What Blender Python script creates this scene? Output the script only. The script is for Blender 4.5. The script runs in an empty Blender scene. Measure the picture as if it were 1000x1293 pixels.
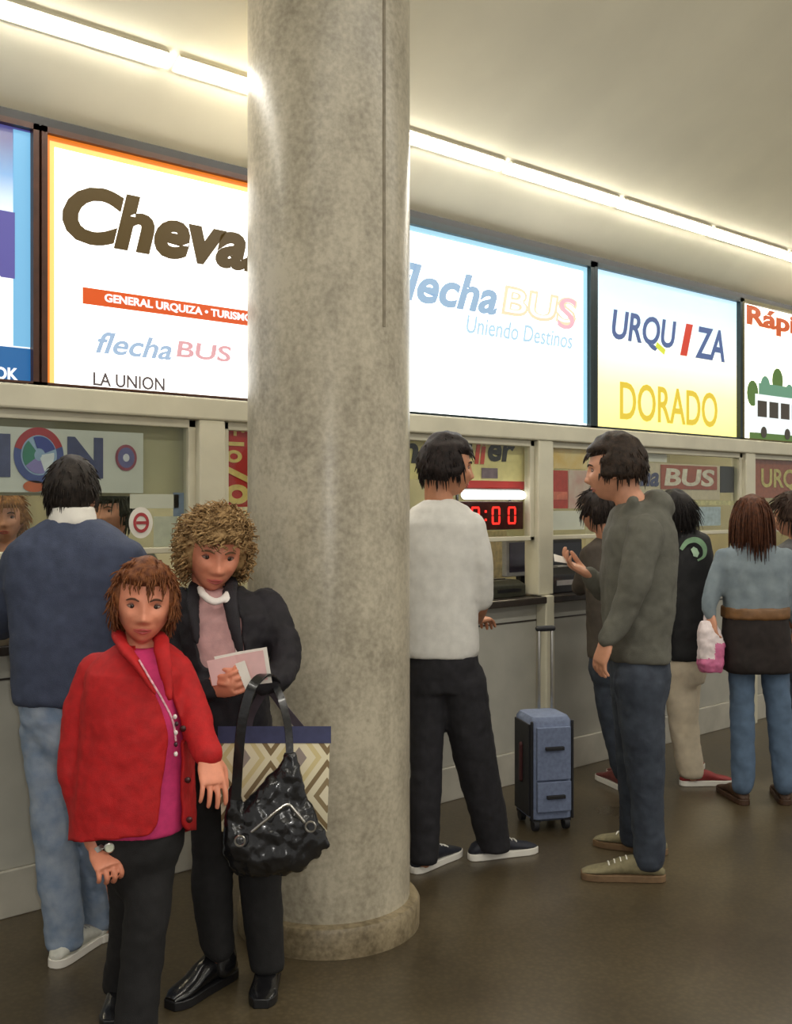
import bpy, bmesh, math, random
from mathutils import Vector, Matrix, noise
random.seed(7)
S = bpy.context.scene
COL = S.collection
V = Vector
# ------------------------------------------------------------------ camera
FPX, CX, HY = 1322.0, 500.0, 636.0           # focal length in pixels, frame centre, horizon row (frame 1000 x 1293)
TH = math.radians(48.4)                      # angle between the view direction and the ticket wall (+X runs along the wall)
CAM = V((0, -3.78, 1.5))
R = V((math.sin(TH), -math.cos(TH), 0)); F = V((math.cos(TH), math.sin(TH), 0)); UP = V((0, 0, 1))
cam = bpy.data.cameras.new('camera'); camo = bpy.data.objects.new('camera', cam); COL.objects.link(camo)
cam.sensor_fit = 'VERTICAL'; cam.sensor_height = 24; cam.lens = 24 * FPX / 1293
cam.shift_y = (HY - 646.5) / 1293; cam.clip_start = 0.05
camo.matrix_world = Matrix(((R.x, 0, -F.x, CAM.x), (R.y, 0, -F.y, CAM.y), (0, 1, 0, CAM.z), (0, 0, 0, 1)))
S.camera = camo
# ------------------------------------------------------------------ world, lights, exposure
S.view_settings.view_transform = 'Standard'; S.view_settings.look = 'None'
S.view_settings.gamma = 1; S.view_settings.use_curve_mapping = False
S.view_settings.exposure = 0.0
W = bpy.data.worlds.new('hall_light'); S.world = W; W.use_nodes = True
W.node_tree.nodes['Background'].inputs[0].default_value = (1.0, .97, .91, 1)
W.node_tree.nodes['Background'].inputs[1].default_value = 0.5
STRIP = 34.0      # ceiling tube emission
HALL = 190.0      # power of each added, unseen hall light
def light(name, kind, loc, energy, color, size=.1, aim=None):
    l = bpy.data.lights.new(name, kind); l.energy = energy; l.color = color
    if kind == 'AREA': l.size = size
    else: l.shadow_soft_size = size
    o = bpy.data.objects.new(name, l); COL.objects.link(o); o.location = loc
    if aim: o.rotation_euler = (V(aim) - V(loc)).to_track_quat('-Z', 'Y').to_euler()
    return o
light('camera_flash', 'POINT', CAM + R * .05 + UP * .06 + F * .02, 48, (1, .97, .92), .03)
# ------------------------------------------------------------------ helpers: pixels and points
def P(px, py, Z): return CAM + R * ((px - CX) / FPX * Z) + F * Z + UP * ((HY - py) / FPX * Z)
def ZY(px, Y=0.0): return (Y - CAM.y) / (F.y + R.y * (px - CX) / FPX)
def Q(px, py, Y=0.0): return P(px, py, ZY(px, Y))       # the point of the plane y = Y seen at that pixel
def UU(px, Y=0.0): return Q(px, HY, Y).x
def proj(w):
    d = w - CAM; Z = d.dot(F); return CX + FPX * d.dot(R) / Z, HY - FPX * d.z / Z, Z
def lin(c):
    c /= 255.0
    return c / 12.92 if c <= .04045 else ((c + .055) / 1.055) ** 2.4
def rgb(r, g, b): return (lin(r), lin(g), lin(b), 1)
def inpoly(x, y, poly):
    r = False; n = len(poly)
    for i in range(n):
        x0, y0 = poly[i]; x1, y1 = poly[i - 1]
        if (y0 > y) != (y1 > y) and x < (x1 - x0) * (y - y0) / (y1 - y0) + x0: r = not r
    return r
# ------------------------------------------------------------------ helpers: materials
MATS = {}
def mat(name, col, rough=.6, var=.12, nscale=30, bump=0.0, bscale=200, metal=0, spec=.5, coat=0, col2=None, stretch=None):
    if name in MATS: return MATS[name]
    m = bpy.data.materials.new(name); m.use_nodes = True; nt = m.node_tree; N = nt.nodes; L = nt.links
    b = N['Principled BSDF']; c = rgb(*col)
    tc = N.new('ShaderNodeTexCoord'); no = N.new('ShaderNodeTexNoise'); no.inputs['Scale'].default_value = nscale; no.inputs['Detail'].default_value = 5
    src = tc.outputs['Object']
    if stretch:
        mp = N.new('ShaderNodeMapping'); mp.inputs['Scale'].default_value = stretch; L.new(src, mp.inputs[0]); src = mp.outputs[0]
    L.new(src, no.inputs['Vector'])
    mx = N.new('ShaderNodeMix'); mx.data_type = 'RGBA'
    c2 = rgb(*col2) if col2 else tuple(min(1, x * (1 + 2.2 * var) + .004 * var) for x in c[:3]) + (1,)
    c1 = c if col2 else tuple(x * (1 - 1.6 * var) for x in c[:3]) + (1,)
    mx.inputs[6].default_value = c1; mx.inputs[7].default_value = c2
    rp = N.new('ShaderNodeMapRange'); rp.inputs[1].default_value = .3; rp.inputs[2].default_value = .7
    L.new(no.outputs[0], rp.inputs[0]); L.new(rp.outputs[0], mx.inputs[0]); L.new(mx.outputs[2], b.inputs['Base Color'])
    b.inputs['Roughness'].default_value = rough; b.inputs['Metallic'].default_value = metal
    b.inputs['Specular IOR Level'].default_value = spec; b.inputs['Coat Weight'].default_value = coat
    if bump:
        n2 = N.new('ShaderNodeTexNoise'); n2.inputs['Scale'].default_value = bscale; n2.inputs['Detail'].default_value = 3
        L.new(src, n2.inputs['Vector'])
        bp = N.new('ShaderNodeBump'); bp.inputs['Strength'].default_value = bump; bp.inputs['Distance'].default_value = .004
        L.new(n2.outputs[0], bp.inputs['Height']); L.new(bp.outputs[0], b.inputs['Normal'])
    MATS[name] = m; return m
def glow(name, col, strength=1.0):
    """Backlit print or a lamp: a plain emitter."""
    if name in MATS: return MATS[name]
    m = bpy.data.materials.new(name); m.use_nodes = True; b = m.node_tree.nodes['Principled BSDF']
    b.inputs['Base Color'].default_value = tuple(x * .25 for x in rgb(*col)[:3]) + (1,); b.inputs['Roughness'].default_value = .35
    b.inputs['Emission Color'].default_value = rgb(*col); b.inputs['Emission Strength'].default_value = strength
    MATS[name] = m; return m
def glow_ramp(name, stops, axis=2, strength=1.0, wobble=.0, radial=False):
    """Backlit print with a printed colour gradient over the panel (generated coordinates)."""
    m = bpy.data.materials.new(name); m.use_nodes = True; nt = m.node_tree; N = nt.nodes; L = nt.links; b = N['Principled BSDF']
    tc = N.new('ShaderNodeTexCoord'); sp = N.new('ShaderNodeSeparateXYZ'); L.new(tc.outputs['Generated'], sp.inputs[0])
    no = N.new('ShaderNodeTexNoise'); no.inputs['Scale'].default_value = 3; L.new(tc.outputs['Generated'], no.inputs['Vector'])
    ma = N.new('ShaderNodeMath'); ma.operation = 'MULTIPLY_ADD'; ma.inputs[1].default_value = wobble
    L.new(no.outputs[0], ma.inputs[0]); L.new(sp.outputs[axis], ma.inputs[2])
    cr = N.new('ShaderNodeValToRGB'); L.new(ma.outputs[0], cr.inputs[0])
    e = cr.color_ramp.elements
    while len(e) < len(stops): e.new(.5)
    for i, (p, c) in enumerate(stops): e[i].position = p; e[i].color = rgb(*c)
    L.new(cr.outputs[0], b.inputs['Emission Color']); b.inputs['Emission Strength'].default_value = strength
    b.inputs['Base Color'].default_value = (.2, .2, .2, 1); b.inputs['Roughness'].default_value = .3
    MATS[name] = m; return m
# ------------------------------------------------------------------ helpers: geometry
class G:
    def __init__(s): s.v = []; s.f = []; s.m = []
    def add(s, vs, fs, m=0):
        o = len(s.v); s.v += [V(x) for x in vs]
        for f in fs: s.f.append(tuple(i + o for i in f)); s.m.append(m)
        return s
    def obox(s, c, ax, ay, az, m=0):
        vs = [c + ax * a + ay * b + az * d for d in (-1, 1) for b in (-1, 1) for a in (-1, 1)]
        return s.add(vs, [(0, 2, 3, 1), (4, 5, 7, 6), (0, 1, 5, 4), (2, 6, 7, 3), (0, 4, 6, 2), (1, 3, 7, 5)], m)
    def box(s, x0, x1, y0, y1, z0, z1, m=0):
        return s.obox(V(((x0 + x1) / 2, (y0 + y1) / 2, (z0 + z1) / 2)), V(((x1 - x0) / 2, 0, 0)), V((0, (y1 - y0) / 2, 0)), V((0, 0, (z1 - z0) / 2)), m)
    def loft(s, rings, m=0, caps=True, mats=None):
        n = len(rings[0]); vs = [p for r in rings for p in r]; fs = []
        ms = []
        for i in range(len(rings) - 1):
            for j in range(n):
                k = (j + 1) % n; fs.append((i * n + j, i * n + k, (i + 1) * n + k, (i + 1) * n + j)); ms.append(mats[i] if mats else m)
        if caps:
            for ring, base, fl in ((rings[0], 0, 1), (rings[-1], (len(rings) - 1) * n, 0)):
                c = sum((V(p) for p in ring), V()) / n; vs.append(c); ci = len(vs) - 1
                for j in range(n):
                    k = (j + 1) % n
                    fs.append((ci, base + k, base + j) if fl else (ci, base + j, base + k)); ms.append(m if not mats else mats[0 if fl else -1])
        o = len(s.v); s.v += [V(x) for x in vs]
        for f, mm in zip(fs, ms): s.f.append(tuple(i + o for i in f)); s.m.append(mm)
        return s
    def tube(s, pts, rad, n=14, m=0, flat=1.0, side=None, round_ends=True):
        pts = [V(p) for p in pts]; rad = list(rad) if hasattr(rad, '__len__') else [rad] * len(pts)
        # resample with Catmull-Rom for a smooth limb
        if len(pts) > 2:
            P2 = []; R2 = []
            for i in range(len(pts) - 1):
                a = pts[max(i - 1, 0)]; b = pts[i]; c = pts[i + 1]; d = pts[min(i + 2, len(pts) - 1)]
                for t in (0, .25, .5, .75):
                    P2.append(.5 * ((2 * b) + (c - a) * t + (2 * a - 5 * b + 4 * c - d) * t * t + (3 * b - a - 3 * c + d) * t ** 3)); R2.append(rad[i] * (1 - t) + rad[i + 1] * t)
            P2.append(pts[-1]); R2.append(rad[-1]); pts, rad = P2, R2
        tan = [(pts[min(i + 1, len(pts) - 1)] - pts[max(i - 1, 0)]).normalized() for i in range(len(pts))]
        u = side.copy() if side else (R if abs(tan[0].dot(R)) < .9 else F).copy()
        rings = []; fr = []
        for i, t in enumerate(tan):
            u = (u - t * u.dot(t)).normalized(); w = t.cross(u); fr.append((u.copy(), w))
        def ring(c, fr_, r): return [c + fr_[0] * (r * math.cos(2 * math.pi * j / n)) + fr_[1] * (r * flat * math.sin(2 * math.pi * j / n)) for j in range(n)]
        if round_ends:
            for a in (80, 55, 28): q = math.radians(a); rings.append(ring(pts[0] - tan[0] * (rad[0] * math.sin(q)), fr[0], rad[0] * math.cos(q)))
        for i, p in enumerate(pts): rings.append(ring(p, fr[i], rad[i]))
        if round_ends:
            for a in (28, 55, 80): q = math.radians(a); rings.append(ring(pts[-1] + tan[-1] * (rad[-1] * math.sin(q)), fr[-1], rad[-1] * math.cos(q)))
        return s.loft(rings, m)
    def ell(s, c, ax, ay, az, nu=16, nv=10, m=0):
        rings = []
        for i in range(1, nv):
            a = math.pi * i / nv - math.pi / 2
            rings.append([c + az * math.sin(a) + (ax * math.cos(2 * math.pi * j / nu) + ay * math.sin(2 * math.pi * j / nu)) * math.cos(a) for j in range(nu)])
        return s.loft(rings, m)
    def lathe(s, prof, c, n=32, m=0):
        return s.loft([[V((c[0] + r * math.cos(2 * math.pi * j / n), c[1] + r * math.sin(2 * math.pi * j / n), c[2] + z)) for j in range(n)] for r, z in prof], m)
    def disc(s, c, ax, ay, r0, r1, y, n=32, m=0, a0=0, a1=360, th=.002):
        """A flat ring sector of thickness th facing -Y."""
        full = a1 - a0 >= 360; k = n if full else n + 1; vs = []
        for j in range(k):
            a = math.radians(a0 + (a1 - a0) * j / n)
            for r in (r0, r1):
                for yy in (y, y + th): vs.append(V((c[0] + ax * r * math.cos(a), yy, c[2] + ay * r * math.sin(a))))
        fs = []
        for j in range(n):
            b = 4 * j; e = 4 * ((j + 1) % k)
            fs += [(b, b + 2, e + 2, e), (b + 1, e + 1, e + 3, b + 3), (b + 2, b + 3, e + 3, e + 2), (b, e, e + 1, b + 1)]
        return s.add(vs, fs, m)
BASE = {}
def props(o, label=None, cat=None, group=None, kind=None):
    for k, v in (('label', label), ('category', cat), ('group', group), ('kind', kind)):
        if v: o[k] = v
    return o
def thing(name, label, cat, base, group=None):
    o = bpy.data.objects.new(name, None); COL.objects.link(o); o.location = V(base); o.empty_display_size = .1
    BASE[o.name] = V(base); return props(o, label, cat, group)
def link_mesh(name, me, mats, parent, base, smooth=True, angle=40):
    o = bpy.data.objects.new(name, me); COL.objects.link(o)
    if len(me.materials): me.materials.clear()
    for m in (mats if isinstance(mats, (list, tuple)) else [mats]): me.materials.append(m)
    if parent is not None: o.parent = parent; BASE[o.name] = BASE[parent.name]
    else: o.location = base; BASE[o.name] = V(base)
    if smooth:
        me.polygons.foreach_set('use_smooth', [True] * len(me.polygons))
        if angle: me.set_sharp_from_angle(angle=math.radians(angle))
    return o
def build(g, name, mats, parent=None, base=None, smooth=True, bevel=0, angle=40, **kw):
    if parent is not None: b = BASE[parent.name]
    elif base is not None: b = V(base)
    else:
        xs = [v.x for v in g.v]; ys = [v.y for v in g.v]
        b = V(((min(xs) + max(xs)) / 2, (min(ys) + max(ys)) / 2, min(v.z for v in g.v)))
    me = bpy.data.meshes.new(name); me.from_pydata([tuple(v - b) for v in g.v], [], g.f)
    mi = list(g.m)
    bm = bmesh.new(); bm.from_mesh(me)
    for f, k in zip(bm.faces, mi): f.material_index = k
    bmesh.ops.recalc_face_normals(bm, faces=bm.faces); bm.to_mesh(me); bm.free()
    o = link_mesh(name, me, mats, parent, b, smooth, angle)
    if bevel:
        md = o.modifiers.new('bevel', 'BEVEL'); md.width = bevel; md.segments = 2; md.limit_method = 'ANGLE'
    return props(o, **kw)
TEX = {}
def clouds(scale):
    if scale not in TEX:
        t = bpy.data.textures.new('folds', 'CLOUDS'); t.noise_scale = scale; t.noise_depth = 2; TEX[scale] = t
    return TEX[scale]
def evald(me, setup):
    o = bpy.data.objects.new('work', me); COL.objects.link(o); setup(o)
    dg = bpy.context.evaluated_depsgraph_get(); r = bpy.data.meshes.new_from_object(o.evaluated_get(dg))
    bpy.data.objects.remove(o); return r
def skin(g, name, mats, parent, voxel=.006, smooth=3, fold=0, fscale=.1, cut=None, thick=0, dec=1.0, matfn=None):
    """One continuous closed surface from overlapping lofts: voxel union, smoothing, cloth folds, openings."""
    b = BASE[parent.name]
    me = bpy.data.meshes.new(name); me.from_pydata([tuple(v - b) for v in g.v], [], g.f)
    bm = bmesh.new(); bm.from_mesh(me); bmesh.ops.recalc_face_normals(bm, faces=bm.faces); bm.to_mesh(me); bm.free()
    def st(o):
        m = o.modifiers.new('r', 'REMESH'); m.mode = 'VOXEL'; m.voxel_size = voxel
        if smooth: m = o.modifiers.new('s', 'SMOOTH'); m.factor = .5; m.iterations = smooth
        if fold: m = o.modifiers.new('d', 'DISPLACE'); m.texture = clouds(fscale); m.strength = fold; m.mid_level = .5; m.texture_coords = 'LOCAL'
        if fold: m = o.modifiers.new('d', 'DISPLACE'); m.texture = clouds(fscale * .35); m.strength = fold * .45; m.mid_level = .5; m.texture_coords = 'LOCAL'
        if dec < 1 and not cut: m = o.modifiers.new('c', 'DECIMATE'); m.ratio = dec
    me2 = evald(me, st); bpy.data.meshes.remove(me)
    if cut:
        bm = bmesh.new(); bm.from_mesh(me2)
        dead = [v for v in bm.verts if cut(v.co + b)]
        bmesh.ops.delete(bm, geom=dead, context='VERTS')
        for _ in range(4):
            sp = [v for v in bm.verts if len(v.link_faces) <= 1]
            if not sp: break
            bmesh.ops.delete(bm, geom=sp, context='VERTS')
        ring = {v: [e.other_vert(v) for e in v.link_edges if e.is_boundary] for v in bm.verts if v.is_boundary}
        for _ in range(14):                                  # even out the cut edge along itself
            new = {v: v.co * .5 + sum((q.co for q in n), V()) * (.5 / len(n)) for v, n in ring.items() if len(n) == 2}
            for v, c in new.items(): v.co = c
        near = [v for v in bm.verts if not v.is_boundary and any(e.other_vert(v).is_boundary for e in v.link_edges)]
        for _ in range(3): bmesh.ops.smooth_vert(bm, verts=near, factor=.5, use_axis_x=True, use_axis_y=True, use_axis_z=True)
        bm.to_mesh(me2); bm.free()
        def st2(o):
            m = o.modifiers.new('t', 'SOLIDIFY'); m.thickness = thick or .008; m.offset = -1
        m3 = evald(me2, st2); bpy.data.meshes.remove(me2); me2 = m3
    me2.name = name
    o = link_mesh(name, me2, mats, parent, None, True, 0)
    if matfn:
        for p in me2.polygons: p.material_index = matfn(p.center + b)
    return o
def text(s, mats, parent, name='lettering', u0=0, u1=None, z0=0, z1=1, Y=0, bold=.0, shear=0, xs=None, prefix=None, depth=.002):
    """Lettering facing -Y, fitted to u0..u1 (or to xs metres for PREFIX) and z0..z1."""
    def mk(t):
        c = bpy.data.curves.new('t', 'FONT'); c.body = t; c.offset = bold; c.shear = shear; c.extrude = .02; c.resolution_u = 4
        o = bpy.data.objects.new('work', c); COL.objects.link(o)
        dg = bpy.context.evaluated_depsgraph_get(); me = bpy.data.meshes.new_from_object(o.evaluated_get(dg)); bpy.data.objects.remove(o); bpy.data.curves.remove(c)
        return me
    me = mk(s); X = [v.co.x for v in me.vertices]; H = [v.co.y for v in me.vertices]
    x0, x1, h0, h1 = min(X), max(X), min(H), max(H)
    if prefix:
        mp = mk(prefix); xp = [v.co.x for v in mp.vertices]; sx = xs / (max(xp) - min(xp)); bpy.data.meshes.remove(mp)
    else: sx = (u1 - u0) / (x1 - x0)
    sz = (z1 - z0) / (h1 - h0); b = BASE[parent.name]
    for v in me.vertices:
        x, h, d = v.co; v.co = V((u0 + (x - x0) * sx, Y - (depth if d > 0 else 0), z0 + (h - h0) * sz)) - b
    me.name = name
    return link_mesh(name, me, mats, parent, None, False)
# ------------------------------------------------------------------ the hall
ZC = 2.93; SL = .62                          # the ceiling meets the wall at ZC and rises towards the hall with slope SL up to ZH
ZH = 4.35; YH = -(ZH - ZC) / SL
def ceil_z(y): return ZC - SL * y
for i, yy in enumerate((-3.6, -7.2)):       # unseen area lights added to light the hall, in place of further tube rows
    l = bpy.data.lights.new('hall_fill', 'AREA'); l.shape = 'RECTANGLE'; l.size = 12; l.size_y = .12; l.energy = HALL; l.color = (1, .96, .87)
    o = bpy.data.objects.new('hall_fill', l); COL.objects.link(o); o.location = (3, yy, ZH - .02)
def floor_mat():
    m = bpy.data.materials.new('polished_terrazzo'); m.use_nodes = True; nt = m.node_tree; N = nt.nodes; L = nt.links; b = N['Principled BSDF']
    tc = N.new('ShaderNodeTexCoord')
    big = N.new('ShaderNodeTexNoise'); big.inputs['Scale'].default_value = 1.3; big.inputs['Detail'].default_value = 6; L.new(tc.outputs['Object'], big.inputs[0])
    vo = N.new('ShaderNodeTexVoronoi'); vo.inputs['Scale'].default_value = 60; L.new(tc.outputs['Object'], vo.inputs[0])
    r1 = N.new('ShaderNodeValToRGB'); L.new(big.outputs[0], r1.inputs[0])
    r1.color_ramp.elements[0].position = .3; r1.color_ramp.elements[0].color = rgb(66, 57, 42); r1.color_ramp.elements[1].position = .7; r1.color_ramp.elements[1].color = rgb(94, 83, 62)
    r2 = N.new('ShaderNodeMapRange'); r2.inputs[1].default_value = 0; r2.inputs[2].default_value = .7; r2.inputs[3].default_value = 1.15; r2.inputs[4].default_value = .8; L.new(vo.outputs['Distance'], r2.inputs[0])
    mx = N.new('ShaderNodeMix'); mx.data_type = 'RGBA'; mx.blend_type = 'MULTIPLY'; mx.inputs[0].default_value = 1
    L.new(r1.outputs[0], mx.inputs[6]); L.new(r2.outputs[0], mx.inputs[7]); L.new(mx.outputs[2], b.inputs['Base Color'])
    r3 = N.new('ShaderNodeMapRange'); r3.inputs[3].default_value = .22; r3.inputs[4].default_value = .38; L.new(big.outputs[0], r3.inputs[0]); L.new(r3.outputs[0], b.inputs['Roughness'])
    b.inputs['Specular IOR Level'].default_value = .42
    return m
M_floor = floor_mat()
M_ceil = mat('ceiling_plaster', (236, 229, 204), .8, .03, 2)
M_cream = mat('cream_enamel', (205, 200, 178), .35, .04, 6)
M_inner = mat('booth_wall_paint', (196, 190, 160), .7, .06, 3)
M_black = mat('black_frame', (24, 22, 20), .4, .1, 20)
M_brown = mat('dark_brown_frame', (70, 38, 22), .4, .1, 20)
M_ctr = mat('grey_counter_paint', (170, 168, 158), .5, .05, 5)
M_plinth = mat('pale_plinth', (178, 174, 162), .45, .06, 8)
M_top = mat('dark_countertop', (52, 46, 42), .3, .1, 20)
M_white = mat('white_paper', (232, 228, 218), .7, .03, 10)
M_dark = mat('black_plastic', (26, 26, 28), .35, .1, 40)
M_grey = mat('grey_plastic', (150, 150, 150), .45, .05, 40)
M_red = mat('red_print', (190, 36, 28), .5, .06, 10)
M_gold = mat('gold_print', (214, 170, 70), .5, .06, 10)
M_silver = mat('brushed_metal', (190, 188, 182), .28, .05, 30, metal=1)
X0, X1 = -4.0, 14.0
build(G().box(X0, X1, -11, 2.6, -.1, 0), 'floor', M_floor, smooth=False, kind='structure')
prof = [(.4, ZC), (0, ZC), (YH, ZH), (-11, ZH)]
g = G(); g.loft([[V((x, y, z)) for y, z in prof] + [V((x, y, z + .1)) for y, z in reversed(prof)] for x in (X0, X1)])
build(g, 'ceiling', M_ceil, smooth=False, kind='structure')
build(G().box(X0, X1, .25, .35, 2.3, ZC), 'wall_above_booths', M_inner, smooth=False, kind='structure')
build(G().box(X0, X1, 2.0, 2.1, 0, 2.4), 'wall_back', M_inner, smooth=False, kind='structure')
build(G().box(X0, X1, .25, 2.0, 2.3, 2.36), 'ceiling_booths', M_ceil, smooth=False, kind='structure')
build(G().box(X0, X1, -.05, .07, 1.845, 1.935), 'trim_1', M_cream, smooth=False, bevel=.008, kind='structure')   # beam under the signs
build(G().box(X0, X1, -.02, .2, 2.895, ZC), 'trim_2', M_black, smooth=False, kind='structure')                   # dark strip over the signs
MULL = [.165, 2.305, 4.415, 6.56, 8.69, 10.8]
for i, u in enumerate(MULL):
    build(G().box(u - .062, u + .062, -.045, .06, 1.0, 1.845), f'trim_{3 + i}', M_cream, smooth=False, bevel=.008, kind='structure')
    build(G().box(u - .035, u + .035, -.075, 0, 0, 1.0), f'trim_{10 + i}', M_cream, smooth=False, bevel=.008, kind='structure')
    build(G().box(u - .03, u + .03, 1.35, 2.0, 0, 2.3), f'wall_partition_{i + 1}', M_inner, smooth=False, kind='structure')
# --- windows of the ticket booths: a frame and a pane
def glass_mat():
    m = bpy.data.materials.new('window_glass'); m.use_nodes = True; nt = m.node_tree; N = nt.nodes; L = nt.links
    N.remove(N['Principled BSDF']); t = N.new('ShaderNodeBsdfTransparent'); g = N.new('ShaderNodeBsdfGlossy'); g.inputs['Roughness'].default_value = .03
    t.inputs[0].default_value = (.93, .95, .93, 1); fr = N.new('ShaderNodeFresnel'); ge = N.new('ShaderNodeNewGeometry'); mr = N.new('ShaderNodeMapRange'); mr.inputs[3].default_value = 1.35; mr.inputs[4].default_value = 1 / 1.35; L.new(ge.outputs['Backfacing'], mr.inputs[0]); L.new(mr.outputs[0], fr.inputs[0])
    mx = N.new('ShaderNodeMixShader'); L.new(fr.outputs[0], mx.inputs[0]); L.new(t.outputs[0], mx.inputs[1]); L.new(g.outputs[0], mx.inputs[2])
    L.new(mx.outputs[0], N['Material Output'].inputs[0]); return m
M_glass = glass_mat()
for i in range(len(MULL) - 1):
    a, b_ = MULL[i] + .062, MULL[i + 1] - .062; z0, z1 = 1.3, 1.845; t = .035
    g = G(); g.box(a, b_, -.015, .03, z0, z0 + t * .7); g.box(a, b_, -.015, .03, z1 - t, z1); g.box(a, a + t, -.015, .03, z0, z1); g.box(b_ - t, b_, -.015, .03, z0, z1)
    w = build(g, f'window_{i + 1}', M_cream, smooth=False, bevel=.004, kind='structure')
    build(G().box(a + t, b_ - t, .004, .010, z0 + t * .7, z1 - t), 'pane', M_glass, parent=w, smooth=False)
# --- counters, one per booth, and the worktop that runs over them
CL = ['pale grey counter front left of the concrete column', 'grey counter front between the column and the blue suitcase', 'grey counter front behind the man in the grey hoodie',
      'grey counter front at the far end beyond the denim jacket', 'farthest grey counter front at the edge of the photo']
for i in range(len(MULL) - 1):
    a, b_ = MULL[i], MULL[i + 1]
    t = thing('ticket_counter', CL[i], 'counter', ((a + b_) / 2, .03, 0), 'ticket counters along the wall')
    build(G().box(a + .003, b_ - .003, 0, .06, .17, .955), 'front_panel', M_ctr, parent=t, smooth=False, bevel=.004)
    build(G().box(a + .003, b_ - .003, -.015, .06, 0, .17), 'plinth', M_plinth, parent=t, smooth=False, bevel=.004)
    build(G().box(a + .003, b_ - .003, -.004, 0.001, .86, .868), 'groove_strip', M_top, parent=t, smooth=False)
ct = build(G().box(.1, 10.85, -.074, .62, .957, .995), 'countertop', M_top, smooth=False, bevel=.006)
props(ct, 'long dark countertop running under all the ticket windows', 'countertop')
# --- column
def col_mat(name, c0, c1, rough, spec=.5):
    m = bpy.data.materials.new(name); m.use_nodes = True; nt = m.node_tree; N = nt.nodes; L = nt.links; b = N['Principled BSDF']
    tc = N.new('ShaderNodeTexCoord'); mp = N.new('ShaderNodeMapping'); mp.inputs['Scale'].default_value = (1, 1, .55); L.new(tc.outputs['Object'], mp.inputs[0])
    n1 = N.new('ShaderNodeTexNoise'); n1.inputs['Scale'].default_value = 5; n1.inputs['Detail'].default_value = 8; n1.inputs['Roughness'].default_value = .68; L.new(mp.outputs[0], n1.inputs[0])
    n2 = N.new('ShaderNodeTexNoise'); n2.inputs['Scale'].default_value = 55; n2.inputs['Detail'].default_value = 4; L.new(tc.outputs['Object'], n2.inputs[0])
    ad = N.new('ShaderNodeMath'); ad.operation = 'MULTIPLY_ADD'; ad.inputs[1].default_value = .55; L.new(n2.outputs[0], ad.inputs[0]); L.new(n1.outputs[0], ad.inputs[2])
    cr = N.new('ShaderNodeValToRGB'); cr.color_ramp.elements[0].position = .58; cr.color_ramp.elements[0].color = rgb(*c0); cr.color_ramp.elements[1].position = .92; cr.color_ramp.elements[1].color = rgb(*c1)
    L.new(ad.outputs[0], cr.inputs[0]); L.new(cr.outputs[0], b.inputs['Base Color'])
    r = N.new('ShaderNodeMapRange'); r.inputs[3].default_value = rough - .08; r.inputs[4].default_value = rough + .1; L.new(n1.outputs[0], r.inputs[0]); L.new(r.outputs[0], b.inputs['Roughness'])
    bp = N.new('ShaderNodeBump'); bp.inputs['Strength'].default_value = .3; bp.inputs['Distance'].default_value = .003; L.new(ad.outputs[0], bp.inputs['Height']); L.new(bp.outputs[0], b.inputs['Normal'])
    b.inputs['Specular IOR Level'].default_value = spec
    return m
cc = P(415.5, HY, 3.76); cc.z = 0
ck = thing('column', 'tall round polished concrete column from floor to ceiling', 'column', cc)
g = G().lathe([(.290, .1), (.290, 3.62)], cc, 96)
build(g, 'shaft', col_mat('polished_concrete', (146, 138, 120), (190, 181, 160), .3), parent=ck)
build(G().lathe([(0.324, 0), (.326, .085), (.318, .098), (.29, .104)], cc, 96), 'base', col_mat('worn_concrete', (98, 86, 64), (150, 136, 108), .42), parent=ck, label='worn wider ring at the foot')
# the vertical casting joint on the shaft: a slim raised seam
th = math.atan2(-F.y * 1 + R.y * .95, -F.x * 1 + R.x * .95)
sx, sy = cc.x + .2905 * math.cos(th), cc.y + .2905 * math.sin(th)
g = G(); rr = V((math.cos(th), math.sin(th), 0)); tt = V((-math.sin(th), math.cos(th), 0))
g.obox(V((sx, sy, (2.1 + 3.5) / 2)), rr * .0015, tt * .006, V((0, 0, (3.5 - 2.1) / 2)))
build(g, 'casting_joint', mat('dark_joint', (128, 119, 101), .7), parent=ck, smooth=False, label='dark vertical joint line')
# --- ceiling tubes
M_tube = glow('fluorescent_diffuser', (255, 250, 238), STRIP)
k = 0; u = 1.943 - 2 * .905; YL = -.335; ZL = ceil_z(YL)
sv = V((0, -1, SL)).normalized(); nv = V((0, SL, 1)).normalized()      # along the slope, and its normal
while u < 7.4:
    a, b_ = u + .022, u + .883; c = V(((a + b_) / 2, YL, ZL)); hx = V(((b_ - a) / 2, 0, 0))
    t = thing('ceiling_light', None, 'light', c, 'row of ceiling tube lights'); t['_k'] = k; k += 1
    build(G().obox(c - nv * .004, hx, sv * .036, nv * .008), 'housing', M_cream, parent=t, smooth=False)
    prof = [(-.026, -.010), (-.026, -.017), (-.018, -.028), (0, -.033), (.018, -.028), (.026, -.017), (.026, -.010)]      # rounded trough lens
    build(G().loft([[c + V((x, 0, 0)) + sv * q_ + nv * h_ for q_, h_ in prof] for x in (-hx.x + .006, hx.x - .006)]), 'diffuser', M_tube, parent=t, smooth=False, label='glowing white diffuser')
    u += .905
TL = ['ceiling tube light at the left edge of the photo, longest looking of the row', 'ceiling tube light just left of the column, short gap before it', 'ceiling tube light mostly hidden behind the column',
      'ceiling tube light starting at the right edge of the column', 'second tube light to the right of the column', 'third tube light to the right of the column', 'fourth tube light to the right of the column, at the photo edge',
      'ceiling tube light beyond the right edge of the photo', 'second ceiling tube light beyond the right edge', 'third ceiling tube light beyond the right edge', 'last ceiling tube light of the row']
for o in list(COL.objects):
    if '_k' in o: o['label'] = TL[o['_k']]; del o['_k']
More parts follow.
